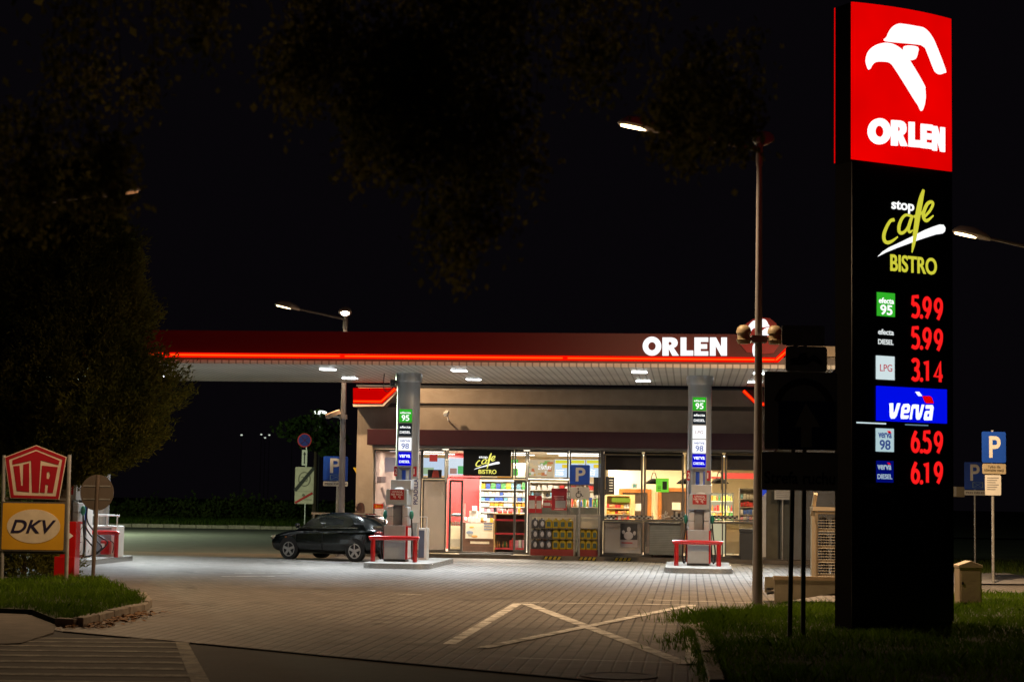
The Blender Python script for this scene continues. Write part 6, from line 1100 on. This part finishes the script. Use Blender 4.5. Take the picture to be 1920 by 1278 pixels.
o = T.part('body', MB().loft(rings), PAINT, smooth=True); m = o.modifiers.new('subsurf', 'SUBSURF'); m.levels = m.render_levels = 2
LV = [(.88, 1.06, -1.72, .775), (1.05, .78, -1.58, .735), (1.2, .52, -1.4, .685), (1.32, .26, -1.12, .615), (1.385, .02, -.8, .50), (1.395, -.2, -.6, .3)]
def wz(z): return np.interp(z, [l[0] for l in LV], [l[3] for l in LV])
rings = [[(xf, w*.75, z), (xf - .12, w, z), ((xf+xr)/2, w + .01, z), (xr + .16, w, z), (xr, w*.78, z), (xr, -w*.78, z), (xr + .16, -w, z), ((xf+xr)/2, -w - .01, z), (xf - .12, -w, z), (xf, -w*.75, z)] for z, xf, xr, w in LV]
T.part('cabin', MB().loft(rings), PAINT, smooth=True)
def pane(pts, s): q = MB(); q.sheet([(x, s*(wz(z) + .018), z) for x, z in pts]); return q
for s in (1, -1):
    T.part('side_window', pane([(.80, .955), (.0, .96), (.0, 1.30), (.2, 1.30), (.50, 1.17)], s), CGL); T.part('side_window', pane([(-.07, .96), (-.9, .985), (-1.1, 1.05), (-.98, 1.22), (-.8, 1.30), (-.07, 1.305)], s), CGL)
    q = MB(); q.bar((.92, s*.855, .93), (-1.3, s*.86, .965), .012, .03); T.part('belt_trim', q, mat('trim_glint', (.25, .24, .2), .2, .8))
    for x in (-.02, .95): T.part('door_seam', MB().bar((x, s*.848, .3), (x - .02, s*.846, .9), .012, .008), BLACKR)
    for x in (.12, -.75): T.part('door_handle', MB().box(x, x + .16, s*.85 - .015, s*.85 + .015, .83, .86), mat('handle_glint', (.2, .2, .19), .25, .6), bevel=.008)
    T.part('mirror', MB().ball((.82, s*.92, 1.0), (.07, .1, .07), 12, 8), PAINT, smooth=True); T.part('headlight', MB().ball((1.88, s*.60, .62), (.13, .16, .085), 14, 8), mat('headlight_glass', (.5, .42, .28), .15), smooth=True); T.part('indicator', MB().box(1.28, 1.33, s*.835 - .01, s*.835 + .01, .63, .67), mat('amber', (.6, .2, .02), .3)); T.part('tail_light', MB().ball((-1.88, s*.62, .80), (.13, .16, .09), 12, 8), mat('tail_red', (.25, .01, .01), .2), smooth=True)
q = MB(); q.sheet([(1.085, -.56, .90), (1.085, .56, .90), (.30, .44, 1.335), (.30, -.44, 1.335)]); T.part('windscreen', q, CGL); q = MB(); q.sheet([(-1.745, -.58, .93), (-1.745, .58, .93), (-1.15, .46, 1.32), (-1.15, -.46, 1.32)]); T.part('rear_window', q, CGL); T.part('brake_light', MB().box(-1.19, -1.1, -.2, .2, 1.34, 1.37), mat('tail_red', (.25, .01, .01), .2)); T.part('number_plate', MB().box(-1.995, -1.985, -.26, .26, .5, .61), WHITEP); T.part('bumper', MB().box(1.92, 2.0, -.55, .55, .3, .46), PAINT, bevel=.03)
def wheel(x, s):
    c = (x, s*.73, .30); w = T.part('wheel', MB().lathe([(.2, -.10), (.27, -.10), (.3, -.06), (.3, .06), (.27, .10), (.2, .10)], c, 32, 'y'), BLACKR, smooth=True)
    y = s*.83; q = MB(); q.lathe([(.215, -.012), (.215, .006), (.185, .006), (.185, -.012)], (x, y, .30), 32, 'y')
    for k in range(5):
        a = R(90 + 72*k); d = Vector((math.cos(a), 0, math.sin(a))); q.bar(Vector((x, y, .30)) + d*.03, Vector((x, y, .30)) + d*.19, .016, .075)
    q.lathe([(.05, -.02), (.05, .012)], (x, y, .30), 16, 'y'); T.part('rim', q, mat('alloy', (.62, .60, .57), .3, .7), w)
    T.part('wheel_arch', MB().lathe([(.335, -.02), (.335, .0)], (x, s*.835, .33), 28, 'y'), BLACKR)
for x in (hx, -hx):
    for s in (1, -1): wheel(x, s)
# railing beyond the car
g = G(585, 1046); FRL = Frame(g.x, g.y + 3, 0); T = Thing('railing', 'low pale metal railing seen over the car bonnet', 'railing', FRL, (0, 0, 0)); a = FRL.loc(584, 960); b = FRL.loc(660, 959); q = MB(); q.box(a[0], b[0], -.03, .03, a[1] - .06, a[1]); T.part('rail', q, mat('rail_pale', (.55, .48, .38), .5, .2))
for px in (588, 603, 655): u = FRL.loc(px, 980)[0]; T.part('post', MB().lathe([(.025, 0), (.025, a[1] - .061)], (u, 0, 0), 10), STEEL)

# ------------------------------------------------------------------ person behind the car
def skin(name, pts, edges, rad, m, parent, sub=2):
    me = bpy.data.meshes.new(name); me.from_pydata(pts, edges, []); o = put(name, me, m, parent)
    o.modifiers.new('skin', 'SKIN').use_smooth_shade = True; s = o.modifiers.new('subsurf', 'SUBSURF'); s.levels = s.render_levels = sub
    for v, r in zip(me.skin_vertices[0].data, rad): v.radius = r if hasattr(r, '__len__') else (r, r)
    me.skin_vertices[0].data[0].use_root = True; return o
pp = atY(675, 942, 56.6); FP = Frame(pp.x, 56.6, 165); T = Thing('person', 'person in a brown hood standing behind the dark car, head and shoulder showing', 'person', FP, (0, 0, 0)); hz = 1.67
pts = [(0,0,.92),(0,0,1.12),(.01,0,1.32),(.0,0,1.42),(.01,0,1.50),(.03,0,1.58),(.02,0,1.64)]; ed = [(i, i+1) for i in range(6)]; rad = [(.13,.16),(.12,.15),(.13,.18),(.06,.07),(.065,.065),(.085,.08),(.06,.06)]
for s in (-1, 1):
    n = len(pts); pts += [(0, s*.18, 1.36), (.0, s*.23, 1.10), (.08, s*.22, .86), (.11, s*.21, .77)]; ed += [(2, n), (n, n+1), (n+1, n+2), (n+2, n+3)]; rad += [.065, .05, .036, (.02, .035)]
    for k in range(4):
        j = len(pts); y = s*(.21) + (k - 1.5)*.02; pts += [(.12, y, .73), (.135, y, .695 + .006*abs(k-1.5)), (.13, y, .66 + .01*abs(k-1.5))]; ed += [(n+3, j), (j, j+1), (j+1, j+2)]; rad += [.009, .008, .007]
    j = len(pts); pts += [(.14, s*.17, .755), (.155, s*.165, .72)]; ed += [(n+3, j), (j, j+1)]; rad += [.010, .008]
    n = len(pts); pts += [(0, s*.10, .86), (.01, s*.11, .48), (-.02, s*.11, .09), (.10, s*.12, .04)]; ed += [(0, n), (n, n+1), (n+1, n+2), (n+2, n+3)]; rad += [.095, .065, .045, (.035, .045)]
b = skin('body', pts, ed, rad, mat('skin_tone', (.45, .24, .16), .6), T.root)
BRN = mat('brown_cloth', (.16, .075, .05), .9, 0, .2, 8)
T.part('jacket', MB().loft([[(a*math.cos(R(k)), w*math.sin(R(k)), z) for k in range(0, 360, 24)] for z, a, w in ((.80, .17, .21), (.95, .18, .22), (1.15, .17, .22), (1.32, .17, .24), (1.42, .13, .19), (1.47, .09, .11))]), BRN, smooth=True)
for s in (-1, 1): T.part('sleeve', MB().tube([(0, s*.19, 1.39), (0, s*.245, 1.10), (.08, s*.225, .86)], [.08, .066, .05], 12), BRN, smooth=True); T.part('trouser_leg', MB().tube([(0, s*.10, .90), (.01, s*.11, .48), (-.02, s*.11, .06)], [.115, .085, .07], 12), mat('dark_cloth', (.03, .03, .04), .9), smooth=True); T.part('shoe', MB().ball((.05, s*.115, .045), (.14, .05, .045), 12, 8), BLACKR, smooth=True)
T.part('hood', MB().loft([[(-.03 + a*math.cos(R(k)), w*math.sin(R(k)), z) for k in range(0, 360, 24)] for z, a, w in ((1.42, .13, .15), (1.5, .12, .125), (1.58, .115, .115), (1.65, .09, .09), (1.69, .04, .04))]), BRN, smooth=True)
T.part('face', MB().ball((.085, 0, 1.56), (.045, .07, .09), 14, 10).ball((.135, 0, 1.55), (.015, .014, .02), 8, 6).ball((.12, .03, 1.58), (.012, .012, .008), 8, 6).ball((.12, -.03, 1.58), (.012, .012, .008), 8, 6).box(.12, .128, -.022, .022, 1.508, 1.514), mat('skin_tone', (.45, .24, .16), .6), b, smooth=True)
